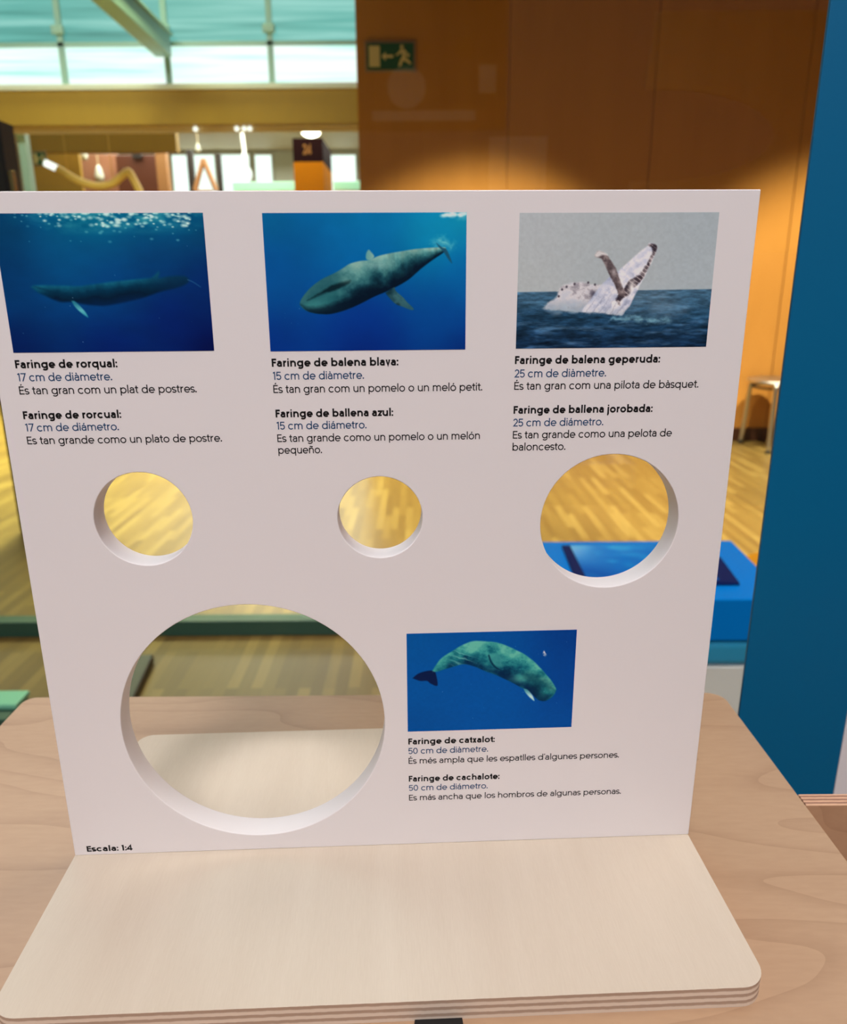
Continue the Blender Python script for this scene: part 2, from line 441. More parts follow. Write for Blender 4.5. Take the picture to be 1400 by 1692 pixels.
    if ch == 'E': return [[(.52, h), (.08 + h, h), (.08 + h, C - h), (.51, C - h)], [(.08 + h, .36), (.48, .36)]], .57
    if ch == '0': return [arc(.31, .35, .25 - h, .358 - h, 0, 360, 28)], .62
    if ch == '1': return [[(.25 - h, 0), (.25 - h, C)], [(.25 - h, C - h), (.05, .58)]], .33
    if ch == '2': return [arc(.265, .48, .20 - h * .6, .23 - h, 165, -28, 14) + [(.06 + h, h), (.49, h)]], .53
    if ch == '3': return [arc(.25, .52, .18 - h * .3, .185 - h, 150, -85, 14), arc(.25, .2, .21 - h * .3, .205 - h, 85, -155, 14)], .52
    if ch == '4': return [[(.38, 0), (.38, C - h), (.04, .17), (.53, .17)]], .56
    if ch == '5': return [[(.47, C - h), (.13, C - h), (.10, .36)] + arc(.265, .225, .215 - h * .5, .235 - h, 130, -152, 18)], .53
    if ch == '7': return [[(.04, C - h), (.45, C - h), (.17, 0)]], .49
    if ch == '.': return [('dot', .10, .05 + h * .3, .045 + h * .5)], .20
    if ch == ':': return [('dot', .11, .05 + h * .3, .04 + h * .55), ('dot', .11, .44 - h * .3, .04 + h * .55)], .25
    if ch == '’': return [[(.13, .72), (.08, .56)]], .18
    return [], .3

def lettering(bm, text, size, w, width=None, origin=(0, 0, 0), axis='xz'):
    """lay ribbons for a line of text; width (if given) is the measured ink width"""
    x = 0; items = []
    for ch in text:
        st, adv = glyph(ch, w)
        items.append((x, st)); x += adv - (.035 if ch != ' ' else -.005)
    lo, hi = 9, -9
    for gx, st in items:
        for s in st:
            xs = [s[1] - s[3], s[1] + s[3]] if s[0] == 'dot' else [p[0] for p in s]
            lo = min(lo, gx + min(xs)); hi = max(hi, gx + max(xs))
    lo -= w / 2; hi += w / 2 if text[-1] not in '.:' else 0
    kx = (width / (hi - lo)) if width else size
    def V(px, py): return bm.verts.new((origin[0] + (px - lo) * kx, origin[1], origin[2] + py * size))
    for gx, st in items:
        for s in st:
            if s[0] == 'dot':
                _, cx, cy, r = s
                bm.faces.new([V(gx + cx + r * math.cos(2 * PI * k / 14), cy + r * math.sin(2 * PI * k / 14)) for k in range(14)])
                continue
            p = [np.array(q) for q in s]
            p = [p[0]] + [b for a, b in zip(p, p[1:]) if np.linalg.norm(b - a) > 1e-5]
            closed = np.linalg.norm(p[0] - p[-1]) < 1e-4
            if closed: p = p[:-1]
            n = len(p); prs = []
            for i in range(n):
                a = p[i - 1] if (i > 0 or closed) else None
                b = p[(i + 1) % n] if (i < n - 1 or closed) else None
                d1 = (p[i] - a) / np.linalg.norm(p[i] - a) if a is not None else None
                d2 = (b - p[i]) / np.linalg.norm(b - p[i]) if b is not None else None
                if d1 is None: d1 = d2
                if d2 is None: d2 = d1
                nn = np.array([-(d1 + d2)[1], (d1 + d2)[0]]); L = np.linalg.norm(nn)
                nn = nn / L if L > 1e-6 else np.array([-d1[1], d1[0]])
                c = max(.45, float(nn @ np.array([-d1[1], d1[0]])))
                o = nn * (w / 2) / c
                prs.append((V(gx + (p[i] + o)[0], (p[i] + o)[1]), V(gx + (p[i] - o)[0], (p[i] - o)[1])))
            for i in range(n if closed else n - 1):
                a, b = prs[i], prs[(i + 1) % n]
                try: bm.faces.new((a[0], a[1], b[1], b[0]))
                except ValueError: pass
    return bm

# ------------------------------------------------------------------ printed whale pictures (painted per vertex from outlines)
SHAPES = {
 "fin_whale": {
  'body': [(0.135,0.518),(0.151,0.508),(0.192,0.505),(0.245,0.508),(0.299,0.510),(0.362,0.514),(0.435,0.501),(0.527,0.484),(0.618,0.471),(0.691,0.461),(0.720,0.456),(0.738,0.441),(0.760,0.414),(0.762,0.433),(0.760,0.458),(0.800,0.448),(0.846,0.443),(0.882,0.444),(0.901,0.458),(0.905,0.478),(0.888,0.505),(0.841,0.531),(0.776,0.552),(0.719,0.578),(0.663,0.605),(0.597,0.627),(0.532,0.646),(0.477,0.657),(0.422,0.653),(0.369,0.642),(0.325,0.627),(0.271,0.627),(0.236,0.610),(0.193,0.578),(0.160,0.552)],
  'fin': [(0.321,0.621),(0.335,0.621),(0.358,0.655),(0.382,0.702),(0.392,0.740),(0.376,0.727),(0.351,0.693),(0.331,0.655)],
  'tail': [(0.899,0.469),(0.925,0.486),(0.958,0.522),(0.956,0.525),(0.924,0.492),(0.899,0.476)],
  'mouth': [(0.150,0.512),(0.198,0.529),(0.250,0.559),(0.302,0.586),(0.335,0.621),(0.325,0.625),(0.292,0.597),(0.240,0.567),(0.188,0.540)],
 },
 "blue_whale": {
  'body': [(0.161,0.650),(0.166,0.624),(0.183,0.586),(0.220,0.528),(0.275,0.470),(0.338,0.427),(0.384,0.390),(0.420,0.358),(0.473,0.339),(0.516,0.333),(0.561,0.305),(0.614,0.287),(0.676,0.272),(0.738,0.258),(0.808,0.249),(0.870,0.245),(0.896,0.247),(0.892,0.273),(0.870,0.298),(0.825,0.341),(0.772,0.399),(0.709,0.476),(0.646,0.528),(0.593,0.564),(0.538,0.596),(0.467,0.648),(0.394,0.693),(0.322,0.721),(0.267,0.723),(0.214,0.710),(0.179,0.684)],
  'dorsal': [(0.499,0.313),(0.502,0.283),(0.514,0.260),(0.526,0.275),(0.541,0.307),(0.525,0.333),(0.504,0.330)],
  'fin': [(0.593,0.571),(0.637,0.532),(0.646,0.558),(0.682,0.605),(0.700,0.637),(0.735,0.689),(0.722,0.699),(0.681,0.676),(0.641,0.650),(0.614,0.610)],
  'fluke': [(0.851,0.215),(0.879,0.245),(0.901,0.260),(0.918,0.311),(0.929,0.360),(0.910,0.330),(0.887,0.279),(0.865,0.247)],
  'mouth': [(0.199,0.625),(0.267,0.567),(0.318,0.517),(0.381,0.487),(0.421,0.479),(0.407,0.504),(0.361,0.536),(0.317,0.562),(0.276,0.577),(0.226,0.612)],
  'belly': [(0.161,0.650),(0.198,0.676),(0.251,0.670),(0.323,0.652),(0.396,0.614),(0.468,0.588),(0.540,0.564),(0.593,0.545),(0.646,0.513),(0.709,0.463),(0.772,0.399),(0.825,0.341),(0.870,0.298),(0.892,0.273),(0.896,0.285),(0.825,0.361),(0.709,0.489),(0.593,0.577),(0.465,0.661),(0.322,0.734),(0.214,0.723)],
  'wake': [(0.825,0.210),(0.861,0.191),(0.905,0.197),(0.936,0.228),(0.913,0.242),(0.879,0.228)],
  'surf': [(0.905,0.002),(1.000,0.002),(1.000,0.041),(0.965,0.034),(0.939,0.015)],
 },
 "humpback": {
  'sea': [(-0.050,0.574),(-0.001,0.572),(0.489,0.566),(1.000,0.560),(1.093,0.560),(1.132,1.100),(-0.040,1.081)],
  'hump': [(0.139,0.696),(0.153,0.660),(0.191,0.625),(0.208,0.604),(0.209,0.560),(0.233,0.525),(0.277,0.508),(0.337,0.504),(0.397,0.523),(0.447,0.526),(0.460,0.613),(0.395,0.723),(0.334,0.728),(0.144,0.709)],
  'body': [(0.647,0.243),(0.661,0.217),(0.697,0.236),(0.697,0.285),(0.678,0.357),(0.657,0.428),(0.631,0.513),(0.610,0.585),(0.584,0.674),(0.557,0.725),(0.537,0.758),(0.457,0.742),(0.395,0.726),(0.334,0.721),(0.371,0.642),(0.400,0.575),(0.427,0.526),(0.464,0.468),(0.507,0.426),(0.568,0.342),(0.615,0.277)],
  'dark': [(0.647,0.236),(0.671,0.223),(0.698,0.236),(0.694,0.285),(0.675,0.370),(0.649,0.449),(0.621,0.513),(0.588,0.549),(0.575,0.600),(0.532,0.643),(0.526,0.679),(0.511,0.628),(0.548,0.542),(0.575,0.485),(0.623,0.442),(0.655,0.370),(0.677,0.285),(0.668,0.249)],
  'flipper': [(0.386,0.304),(0.402,0.275),(0.437,0.291),(0.469,0.340),(0.491,0.391),(0.515,0.462),(0.538,0.542),(0.554,0.585),(0.541,0.615),(0.521,0.600),(0.498,0.526),(0.469,0.455),(0.442,0.383),(0.420,0.332),(0.394,0.319)],
  'tip': [(0.386,0.304),(0.402,0.274),(0.437,0.287),(0.448,0.304),(0.423,0.302),(0.400,0.321)],
  'foam': [(0.498,0.768),(0.578,0.758),(0.660,0.770),(0.751,0.781),(0.803,0.794),(0.743,0.806),(0.621,0.798),(0.499,0.792)],
  'spray': [(0.580,0.585),(0.650,0.564),(0.771,0.581),(0.859,0.706),(0.802,0.764),(0.598,0.755),(0.566,0.702)],
  'wave': [(-0.046,0.740),(0.093,0.700),(0.214,0.713),(0.345,0.736),(0.457,0.742),(0.538,0.760),(0.662,0.823),(0.806,0.825),(1.108,0.768),(1.132,1.100),(-0.040,1.081)],
 },
 "sperm_whale": {
  'body': [(0.151,0.376),(0.173,0.314),(0.205,0.250),(0.259,0.189),(0.312,0.137),(0.354,0.104),(0.397,0.087),(0.461,0.092),(0.526,0.106),(0.579,0.135),(0.635,0.179),(0.688,0.224),(0.745,0.293),(0.801,0.387),(0.846,0.472),(0.876,0.539),(0.894,0.597),(0.886,0.644),(0.864,0.690),(0.831,0.717),(0.798,0.711),(0.775,0.686),(0.752,0.645),(0.718,0.597),(0.685,0.574),(0.641,0.528),(0.586,0.480),(0.531,0.435),(0.464,0.391),(0.399,0.341),(0.334,0.316),(0.280,0.337),(0.227,0.362),(0.173,0.387)],
  'belly': [(0.280,0.322),(0.345,0.299),(0.409,0.314),(0.486,0.355),(0.551,0.385),(0.617,0.434),(0.683,0.503),(0.740,0.570),(0.785,0.638),(0.770,0.686),(0.718,0.607),(0.641,0.538),(0.531,0.443),(0.399,0.351),(0.313,0.324)],
  'fluke': [(0.033,0.445),(0.065,0.401),(0.114,0.376),(0.158,0.374),(0.171,0.405),(0.181,0.526),(0.140,0.505),(0.118,0.476),(0.076,0.474)],
  'jaw': [(0.698,0.582),(0.723,0.597),(0.752,0.655),(0.765,0.713),(0.736,0.674),(0.708,0.620)],
  'finline': [(0.479,0.235),(0.487,0.229),(0.501,0.291),(0.529,0.351),(0.559,0.385),(0.529,0.370),(0.496,0.312)],
  'fin': [(0.484,0.231),(0.527,0.220),(0.571,0.266),(0.561,0.303),(0.572,0.349),(0.529,0.347),(0.501,0.291)],
  'debris': [(0.793,0.204),(0.807,0.195),(0.816,0.218),(0.815,0.247),(0.804,0.241)],
  'headdark': [(0.692,0.410),(0.758,0.432),(0.825,0.489),(0.876,0.559),(0.884,0.624),(0.850,0.603),(0.806,0.574),(0.785,0.638),(0.751,0.599),(0.717,0.522)],
 },
}


def lin(c):
    c = np.clip(np.asarray(c, float) / 255, 0, 1)
    return np.where(c <= .04045, c / 12.92, ((c + .055) / 1.055) ** 2.4)

def vnoise(u, v, fx, fy, seed):
    g = np.random.RandomState(seed).rand(int(fy) + 3, int(fx) + 3)
    x = u * fx; y = v * fy
    i = np.clip(x.astype(int), 0, int(fx) + 1); j = np.clip(y.astype(int), 0, int(fy) + 1)
    a = x - i; b = y - j; a = a * a * (3 - 2 * a); b = b * b * (3 - 2 * b)
    return (g[j, i] * (1 - a) + g[j, i + 1] * a) * (1 - b) + (g[j + 1, i] * (1 - a) + g[j + 1, i + 1] * a) * b

def fbm(u, v, fx, fy, seed, oct=4):
    s = 0; t = 0
    for k in range(oct):
        s = s + vnoise(u, v, fx * 2 ** k, fy * 2 ** k, seed + k) * .55 ** k; t += .55 ** k
    return s / t

class Canvas:
    def __init__(s, w, h, W, H):
        s.nx, s.ny = W, H; s.asp = h / w
        s.U, s.V = np.meshgrid(np.linspace(0, 1, W + 1), np.linspace(0, 1, H + 1))
        s.rgb = np.zeros((H + 1, W + 1, 3))
    def fill(s, stops):
        """stops: list of (u, v, colour); blended by inverse distance"""
        num = 0; den = 0
        for u, v, c in stops:
            wgt = 1 / (((s.U - u) ** 2 + ((s.V - v) * s.asp) ** 2) + .02) ** 1.6
            num = num + wgt[..., None] * np.array(c, float); den = den + wgt
        s.rgb = num / den[..., None]
    def sdf(s, poly, wob=0, seed=1):
        U = s.U; V = s.V
        if wob:
            U = U + (fbm(s.U, s.V, 40, 30, seed) - .5) * wob; V = V + (fbm(s.U, s.V, 40, 30, seed + 9) - .5) * wob
        P = np.array(smoothpath(list(poly) + [poly[0]], 4)[:-1]) if len(poly) > 4 else np.array(poly)
        x = U; y = V * s.asp; P = P * np.array([1, s.asp])
        d = np.full(U.shape, 9.0); ins = np.zeros(U.shape, bool)
        for a, b in zip(P, np.roll(P, -1, 0)):
            e = b - a; L = e @ e + 1e-12
            t = np.clip(((x - a[0]) * e[0] + (y - a[1]) * e[1]) / L, 0, 1)
            d = np.minimum(d, (x - a[0] - t * e[0]) ** 2 + (y - a[1] - t * e[1]) ** 2)
            c = ((a[1] <= y) & (b[1] > y)) | ((b[1] <= y) & (a[1] > y))
            with np.errstate(divide='ignore', invalid='ignore'):
                ins ^= c & (x < a[0] + (y - a[1]) / (e[1] if abs(e[1]) > 1e-12 else 1e-12) * e[0])
        d = np.sqrt(d); return np.where(ins, -d, d)
    def mask(s, poly, soft=.003, wob=0, seed=1):
        return np.clip(.5 - s.sdf(poly, wob, seed) / (2 * soft), 0, 1)
    def mix(s, m, c):
        c = np.asarray(c, float)
        s.rgb = s.rgb * (1 - m[..., None]) + c * m[..., None]
    def specks(s, n, seed, u0, u1, v0, v1, r, c, k=.8, flat=1.0):
        R = np.random.RandomState(seed)
        for _ in range(n):
            u = R.uniform(u0, u1); v = v0 + (v1 - v0) * R.rand() ** 1.6; q = r * R.uniform(.5, 1.4)
            m = np.clip(1.3 - np.sqrt(((s.U - u) / flat) ** 2 + ((s.V - v) * s.asp) ** 2) / q, 0, 1) * k * R.uniform(.4, 1)
            s.mix(m, c)

def ramp(t, stops):
    t = np.asarray(t); ps = [p for p, _ in stops]
    return np.stack([np.interp(t, ps, [c[i] for _, c in stops]) for i in range(3)], -1)

def paint_fin_whale(c):
    s = SHAPES['fin_whale']; U, V = c.U, c.V
    c.fill([(0, 0, (2, 58, 96)), (.45, 0, (10, 116, 138)), (.75, 0, (8, 104, 130)), (1, 0, (0, 72, 106)), (.4, .3, (0, 80, 132)), (.75, .3, (0, 56, 110)),
            (0, .5, (0, 52, 100)), (.5, .5, (0, 62, 124)), (1, .5, (0, 34, 92)), (0, 1, (0, 26, 82)), (.5, 1, (0, 28, 98)), (1, 1, (2, 10, 62)), (.8, .75, (0, 28, 98))])
    c.rgb *= (.9 + .2 * fbm(U, V, 5, 6, 3))[..., None]
    c.mix(np.clip(1 - V / .16, 0, 1) * np.clip(fbm(U, V, 14, 22, 5) * 2.2 - .75, 0, 1) * np.clip(1.2 - abs(U - .58) * 2.2, 0, 1), (70, 170, 176))
    c.specks(120, 4, .22, .95, 0, .10, .0065, (206, 236, 222), .9, 1.7)
    c.specks(40, 8, .1, .98, .0, .2, .005, (120, 200, 200), .6, 1.5)
    d = c.sdf(s['body']); m = np.clip(.5 - d / .013, 0, 1)
    lo = .475 - .13 * np.clip(U - .4, 0, 1) + .03 * np.clip(.4 - U, 0, 1)
    t = np.clip((V - lo) / .17 + (fbm(U, V, 16, 10, 7) - .5) * .35, 0, 1)
    col = ramp(t, [(0, (30, 118, 138)), (.22, (14, 84, 108)), (.45, (6, 48, 72)), (.75, (4, 26, 46)), (1, (4, 30, 62))])
    fade = np.clip((U - .70) / .10, 0, 1)[..., None]
    col = col * (1 - fade * .75) + np.array((6, 36, 64)) * fade * .75
    c.mix(m * .96, col)
    c.mix(c.mask(s['mouth'], .006) * .5, (6, 40, 62))
    mf = c.mask(s['fin'], .004); c.mix(mf, ramp(np.clip((V - .64) / .1, 0, 1), [(0, (40, 120, 140)), (.5, (90, 178, 184)), (1, (40, 140, 160))]))
    c.mix(c.mask(s['tail'], .003) * .7, (50, 100, 140))
    c.specks(10, 12, .05, .95, .2, .95, .0025, (130, 170, 200), .8)

def paint_blue_whale(c):
    s = SHAPES['blue_whale']; U, V = c.U, c.V
    c.fill([(0, 0, (4, 92, 140)), (.5, 0, (6, 112, 162)), (1, 0, (16, 146, 176)), (.85, .15, (10, 136, 176)), (0, .4, (0, 78, 146)), (.45, .25, (4, 98, 160)), (1, .45, (0, 94, 160)),
            (0, 1, (0, 46, 124)), (.5, 1, (0, 34, 116)), (1, 1, (0, 38, 112)), (.5, .8, (0, 48, 130)), (.9, .75, (0, 66, 138))])
    c.rgb *= (.94 + .12 * fbm(U, V, 6, 4, 3))[..., None]
    c.mix(c.mask(s['surf'], .02, .03, 4) * fbm(U, V, 40, 30, 2) * 1.2, (150, 214, 210))
    c.specks(14, 6, .88, 1, 0, .04, .008, (226, 240, 232), .8, 2)
    c.mix(c.mask(s['wake'], .03, .05, 5) * np.clip(fbm(U, V, 26, 18, 7) * 2 - .5, 0, 1), (150, 224, 208))
    c.mix(c.mask(s['dorsal'], .004), ramp(np.clip((U - .5) / .05, 0, 1), [(0, (90, 150, 150)), (1, (140, 180, 166))]))
    m = c.mask(s['body'], .0035)
    up = np.interp(U, [.14, .22, .34, .44, .55, .65, .8, .9], [.66, .52, .38, .35, .31, .28, .255, .25])
    dn = np.interp(U, [.14, .25, .34, .45, .55, .65, .75, .9], [.72, .74, .72, .63, .56, .50, .38, .26])
    t = np.clip((V - up) / (dn - up + .01), 0, 1)
    n = fbm(U, V, 22, 16, 11); st = fbm(U, V, 60, 7, 15)
    t2 = np.clip(t + (n - .5) * .55, 0, 1)
    col = ramp(t2, [(0, (128, 172, 160)), (.2, (94, 150, 146)), (.42, (50, 108, 112)), (.62, (22, 66, 78)), (.82, (10, 38, 52)), (1, (6, 22, 38))])
    head = np.clip((.42 - U) / .1, 0, 1)[..., None]
    colh = ramp(np.clip(t + (n - .5) * .3, 0, 1), [(0, (30, 84, 92)), (.3, (26, 78, 88)), (.55, (40, 104, 108)), (.8, (34, 100, 106)), (1, (10, 40, 50))])
    col = col * (1 - head * .8) + colh * head * .8
    col *= (.84 + .32 * st * np.clip((U - .45) / .2, 0, 1) + .16 * (1 - np.clip((U - .45) / .2, 0, 1)))[..., None]
    c.mix(m, col)
    c.mix(c.mask(s['belly'], .012, .02, 3) * m * .88, (5, 20, 36))
    c.mix(c.mask(s['mouth'], .006, .012, 2) * .9, (6, 26, 34))
    c.mix(np.exp(-((U - .395) / .035) ** 2 - ((V - .475) / .025) ** 2) * .45, (110, 160, 150))
    c.mix(np.exp(-((U - .24) / .06) ** 2 - ((V - .655) / .035) ** 2) * .45, (70, 150, 146))
    c.mix(np.exp(-((U - .55) / .05) ** 2 - ((V - .37) / .03) ** 2) * .35, (170, 206, 196))
    mf = c.mask(s['fin'], .0035); c.mix(mf, ramp(np.clip((U - .6) / .14 + (n - .5) * .8, 0, 1), [(0, (12, 40, 52)), (.5, (54, 98, 104)), (1, (40, 84, 96))]))
    c.mix(np.exp(-((U - .655) / .012) ** 2 - ((V - .665) / .02) ** 2) * mf * .8, (8, 26, 36))
    c.mix(c.mask(s['fluke'], .0035) * .92, (28, 76, 100))
    c.specks(6, 3, .08, .2, .65, .9, .0022, (120, 170, 210), .7)

def paint_humpback(c):
    s = SHAPES['humpback']; U, V = c.U, c.V
    c.fill([(0, 0, (170, 176, 178)), (1, 0, (158, 168, 172)), (.5, .3, (164, 172, 174)), (0, .55, (170, 176, 176)), (1, .55, (162, 172, 176))])
    c.rgb *= (.97 + .06 * fbm(U, V, 70, 50, 2, 2))[..., None]
    q = V * 26 + 2.0 * fbm(U, V, 9, 9, 21); wv = fbm(U * 1.0, V, 24, 60, 33); w2 = fbm(U, V, 7, 26, 5)
    depth = np.clip((V - .57) / .43, 0, 1)
    sea = ramp(depth, [(0, (62, 96, 120)), (.2, (52, 86, 110)), (.45, (34, 68, 94)), (1, (22, 48, 76))])
    sea = sea * (.55 + .9 * wv)[..., None]
    sea = sea + (np.clip(w2 - .56, 0, 1) * 260 * (.3 + depth))[..., None] * np.array((.6, .75, .85))
    sea = sea * (1 - np.clip(.5 - w2, 0, 1) * 1.6 * depth)[..., None]
    c.mix(c.mask(s['sea'], .003), sea)
    c.mix(c.mask(s['spray'], .06, .08, 6) * .45 * fbm(U, V, 12, 10, 4), (168, 180, 190))
    n = fbm(U, V, 34, 26, 9)
    m = c.mask(s['hump'], .006, .02, 3)
    low = np.clip((V - .62) / .12, 0, 1)
    c.mix(m * (1 - .45 * low), ramp(np.clip(n + low * .25, 0, 1), [(.25, (150, 144, 152)), (.5, (206, 202, 204)), (.8, (190, 192, 200))]))
    c.mix(c.mask([(a, b + .06) for a, b in s['hump']], .05, .1, 13) * low * .4, (176, 190, 202))
    R = np.random.RandomState(5)
    for a, b in ((.228, .555), (.29, .515), (.36, .505), (.212, .605), (.25, .535), (.395, .52)):
        c.mix(np.clip(1.4 - np.hypot(U - a, (V - b) * c.asp) / .006, 0, 1), (70, 64, 74))
    c.mix(np.exp(-((U - .395) / .022) ** 2 - ((V - .59) / .025) ** 2) * .85, (62, 60, 76))
    m = c.mask(s['body'], .004, .006, 3)
    ax = (U - .42) * .75 + (V * c.asp - .36) * .66
    gro = np.sin((U * .62 - V * c.asp * .0 + (V * c.asp) * .42) * 150 + 5 * n)
    col = ramp(np.clip(n * .8 + .2 * fbm(U + V * .6, V, 40, 6, 31) + gro * .05, 0, 1), [(.2, (160, 166, 186)), (.42, (196, 198, 210)), (.6, (216, 213, 216)), (.9, (228, 224, 222))])
    left = np.clip(.5 - (U - (.74 - V * .58)) / .06, 0, 1)
    col = col * (1 - left * .35)[..., None] + np.array((120, 140, 176)) * (left * .35)[..., None]
    c.mix(m * (1 - .25 * np.clip((V - .68) / .08, 0, 1)), col)
    stre = np.clip(np.sin((U * 1.0 + V * c.asp * .62) * 190 + 6 * n) - .55, 0, 1) * np.clip((V - .5) * 4, 0, 1)
    c.mix(m * stre * .8, (120, 122, 144))
    dk = c.mask(s['dark'], .005, .02, 7)
    c.mix(dk * m, ramp(np.clip(n * 1.4 - .2 + .3 * np.clip(np.sin((U - V) * 190), 0, 1), 0, 1), [(0, (40, 34, 44)), (.55, (66, 56, 62)), (1, (176, 164, 164))]))
    c.mix(np.exp(-((U - .585) / .016) ** 2 - ((V - .545) / .05) ** 2) * m * .9, (232, 226, 222))
    mf = c.mask(s['flipper'], .004, .008, 8)
    c.mix(mf, ramp(np.clip(n * 1.3 - .1, 0, 1), [(0, (48, 40, 44)), (.5, (88, 76, 78)), (1, (150, 136, 134))]))
    c.mix(c.mask(s['tip'], .005, .01, 9) * .9, (216, 212, 210))
    c.mix(np.exp(-((U - .488) / .012) ** 2 - ((V - .43) / .03) ** 2) * mf * .6, (210, 200, 198))
    c.mix(np.clip(1.3 - np.hypot(U - .695, (V - .235) * c.asp) / .014, 0, 1) * m, (44, 38, 46))
    wm = c.mask(s['wave'], .006, .03, 2)
    seal = ramp(depth, [(0, (54, 88, 112)), (.45, (32, 64, 90)), (1, (20, 44, 72))]) * (.5 + .95 * wv)[..., None]
    seal = seal + (np.clip(w2 - .56, 0, 1) * 240 * (.3 + depth))[..., None] * np.array((.6, .75, .85))
    seal = seal * (1 - np.clip(.5 - w2, 0, 1) * 1.8 * depth)[..., None]
    c.mix(wm, seal)
    c.mix(c.mask(s['foam'], .014, .04, 4) * np.clip(fbm(U, V, 30, 40, 6) * 2 - .35, 0, 1), (120, 168, 184))
    c.specks(26, 3, .14, .30, .66, .74, .012, (170, 186, 196), .3, 1.8)

def paint_sperm_whale(c):
    s = SHAPES['sperm_whale']; U, V = c.U, c.V
    c.fill([(0, 0, (0, 78, 146)), (.5, 0, (0, 74, 146)), (1, 0, (0, 56, 128)), (0, .5, (0, 78, 150)), (.5, .6, (0, 78, 152)), (1, .5, (0, 62, 136)), (0, 1, (0, 72, 142)), (.5, 1, (0, 76, 150)), (1, 1, (0, 70, 144))])
    c.rgb *= (.97 + .06 * fbm(U, V, 60, 40, 3, 2))[..., None]
    c.mix(c.mask(s['fluke'], .004), (10, 26, 66))
    m = c.mask(s['body'], .0045, .004, 2)
    n = fbm(U, V, 16, 12, 5); n2 = fbm(U, V, 44, 34, 8)
    up = np.interp(U, [.14, .2, .26, .36, .5, .6, .7, .8, .88], [.42, .28, .19, .1, .1, .16, .25, .38, .52])
    t = np.clip((V - up) / .27, 0, 1)
    col = ramp(np.clip(t * .75 + (n - .5) * 1.1 + (n2 - .5) * .3 + .1, 0, 1), [(0, (92, 174, 156)), (.28, (54, 144, 140)), (.55, (24, 102, 114)), (.8, (10, 60, 84)), (1, (6, 36, 66))])
    c.mix(m, col)
    c.mix(c.mask(s['belly'], .02, .02, 4) * m * .72, (5, 34, 68))
    c.mix(c.mask(s['headdark'], .025, .05, 6) * m * .6, (8, 48, 66))
    c.mix(c.mask(s['fin'], .008) * .6, (58, 140, 138))
    c.mix(c.mask(s['finline'], .004) * .9, (6, 40, 64))
    wr = np.clip(np.sin((V * c.asp * 1.0 - U * .35) * 190 + n * 6) - .3, 0, 1) * np.exp(-((U - .32) / .06) ** 2 - ((V - .26) / .1) ** 2)
    c.mix(wr * m * .7, (140, 206, 190))
    c.mix(np.exp(-((U - .675) / .05) ** 2 - ((V - .475) / .04) ** 2) * m * .6, (84, 166, 150))
    c.mix(np.exp(-((U - .82) / .03) ** 2 - ((V - .63) / .06) ** 2) * m * .5, (40, 130, 124))
    c.mix(c.mask(s['jaw'], .004), ramp(np.clip((V - .6) / .14, 0, 1), [(0, (70, 140, 150)), (.5, (190, 222, 216)), (1, (120, 180, 190))]))
    c.mix(c.mask(s['debris'], .006, .05, 3) * np.clip(n2 * 3 - .9, 0, 1), (200, 196, 200))
    c.specks(26, 3, .03, .97, .03, .97, .0022, (120, 160, 206), .7)

def print_mat(name):
    m, nt, b = new_mat(name)
    a = N(nt, 'ShaderNodeVertexColor'); a.layer_name = 'print'
    nt.links.new(a.outputs['Color'], b.inputs['Base Color'])
    b.inputs['Roughness'].default_value = .5; b.inputs['Specular IOR Level'].default_value = .04
    return m
M['print'] = print_mat('printed_picture')
PRINT_LIGHT = 0.76                   # photographed tone of the print -> reflectance under the gallery light

def picture(name, w, h, nx, ny, painter, parent, mat, place):
    """a thin printed sheet; place(u, v, t) gives the local position, t=0 surface, t=1 picture side"""
    c = Canvas(w, h, nx, ny); painter(c)
    rgb = np.clip(lin(c.rgb) / PRINT_LIGHT, 0.002, .9)
    vs = [place(c.U[j, i], c.V[j, i], 1) for j in range(ny + 1) for i in range(nx + 1)]
    fs = [(j * (nx + 1) + i, (j + 1) * (nx + 1) + i, (j + 1) * (nx + 1) + i + 1, j * (nx + 1) + i + 1) for j in range(ny) for i in range(nx)]
    ring = [i for i in range(nx + 1)] + [j * (nx + 1) + nx for j in range(1, ny + 1)] + [ny * (nx + 1) + i for i in range(nx - 1, -1, -1)] + [j * (nx + 1) for j in range(ny - 1, 0, -1)]
    n0 = len(vs); flat = rgb.reshape(-1, 3)
    cols = [tuple(q) + (1,) for q in flat] + [tuple(flat[k]) + (1,) for k in ring]
    vs += [place(c.U.flat[k], c.V.flat[k], 0) for k in ring]
    L = len(ring)
    fs += [(ring[k], ring[(k + 1) % L], n0 + (k + 1) % L, n0 + k) for k in range(L)]
    me = bpy.data.meshes.new(name); me.from_pydata([tuple(v) for v in vs], [], fs)
    at = me.color_attributes.new('print', 'FLOAT_COLOR', 'POINT')
    at.data.foreach_set('color', np.array(cols, dtype=np.float32).ravel())
    me.materials.append(mat); me.update()
    o = bpy.data.objects.new(name, me); COL.objects.link(o); o.parent = parent
    return o

# ================================================================== the room
# floor: light parquet laid in strips running away from the table
bm = bmesh.new(); box(bm, (-9, -4, -.03), (6, 18, 0)); struct(link('floor', bm, M['floor']))

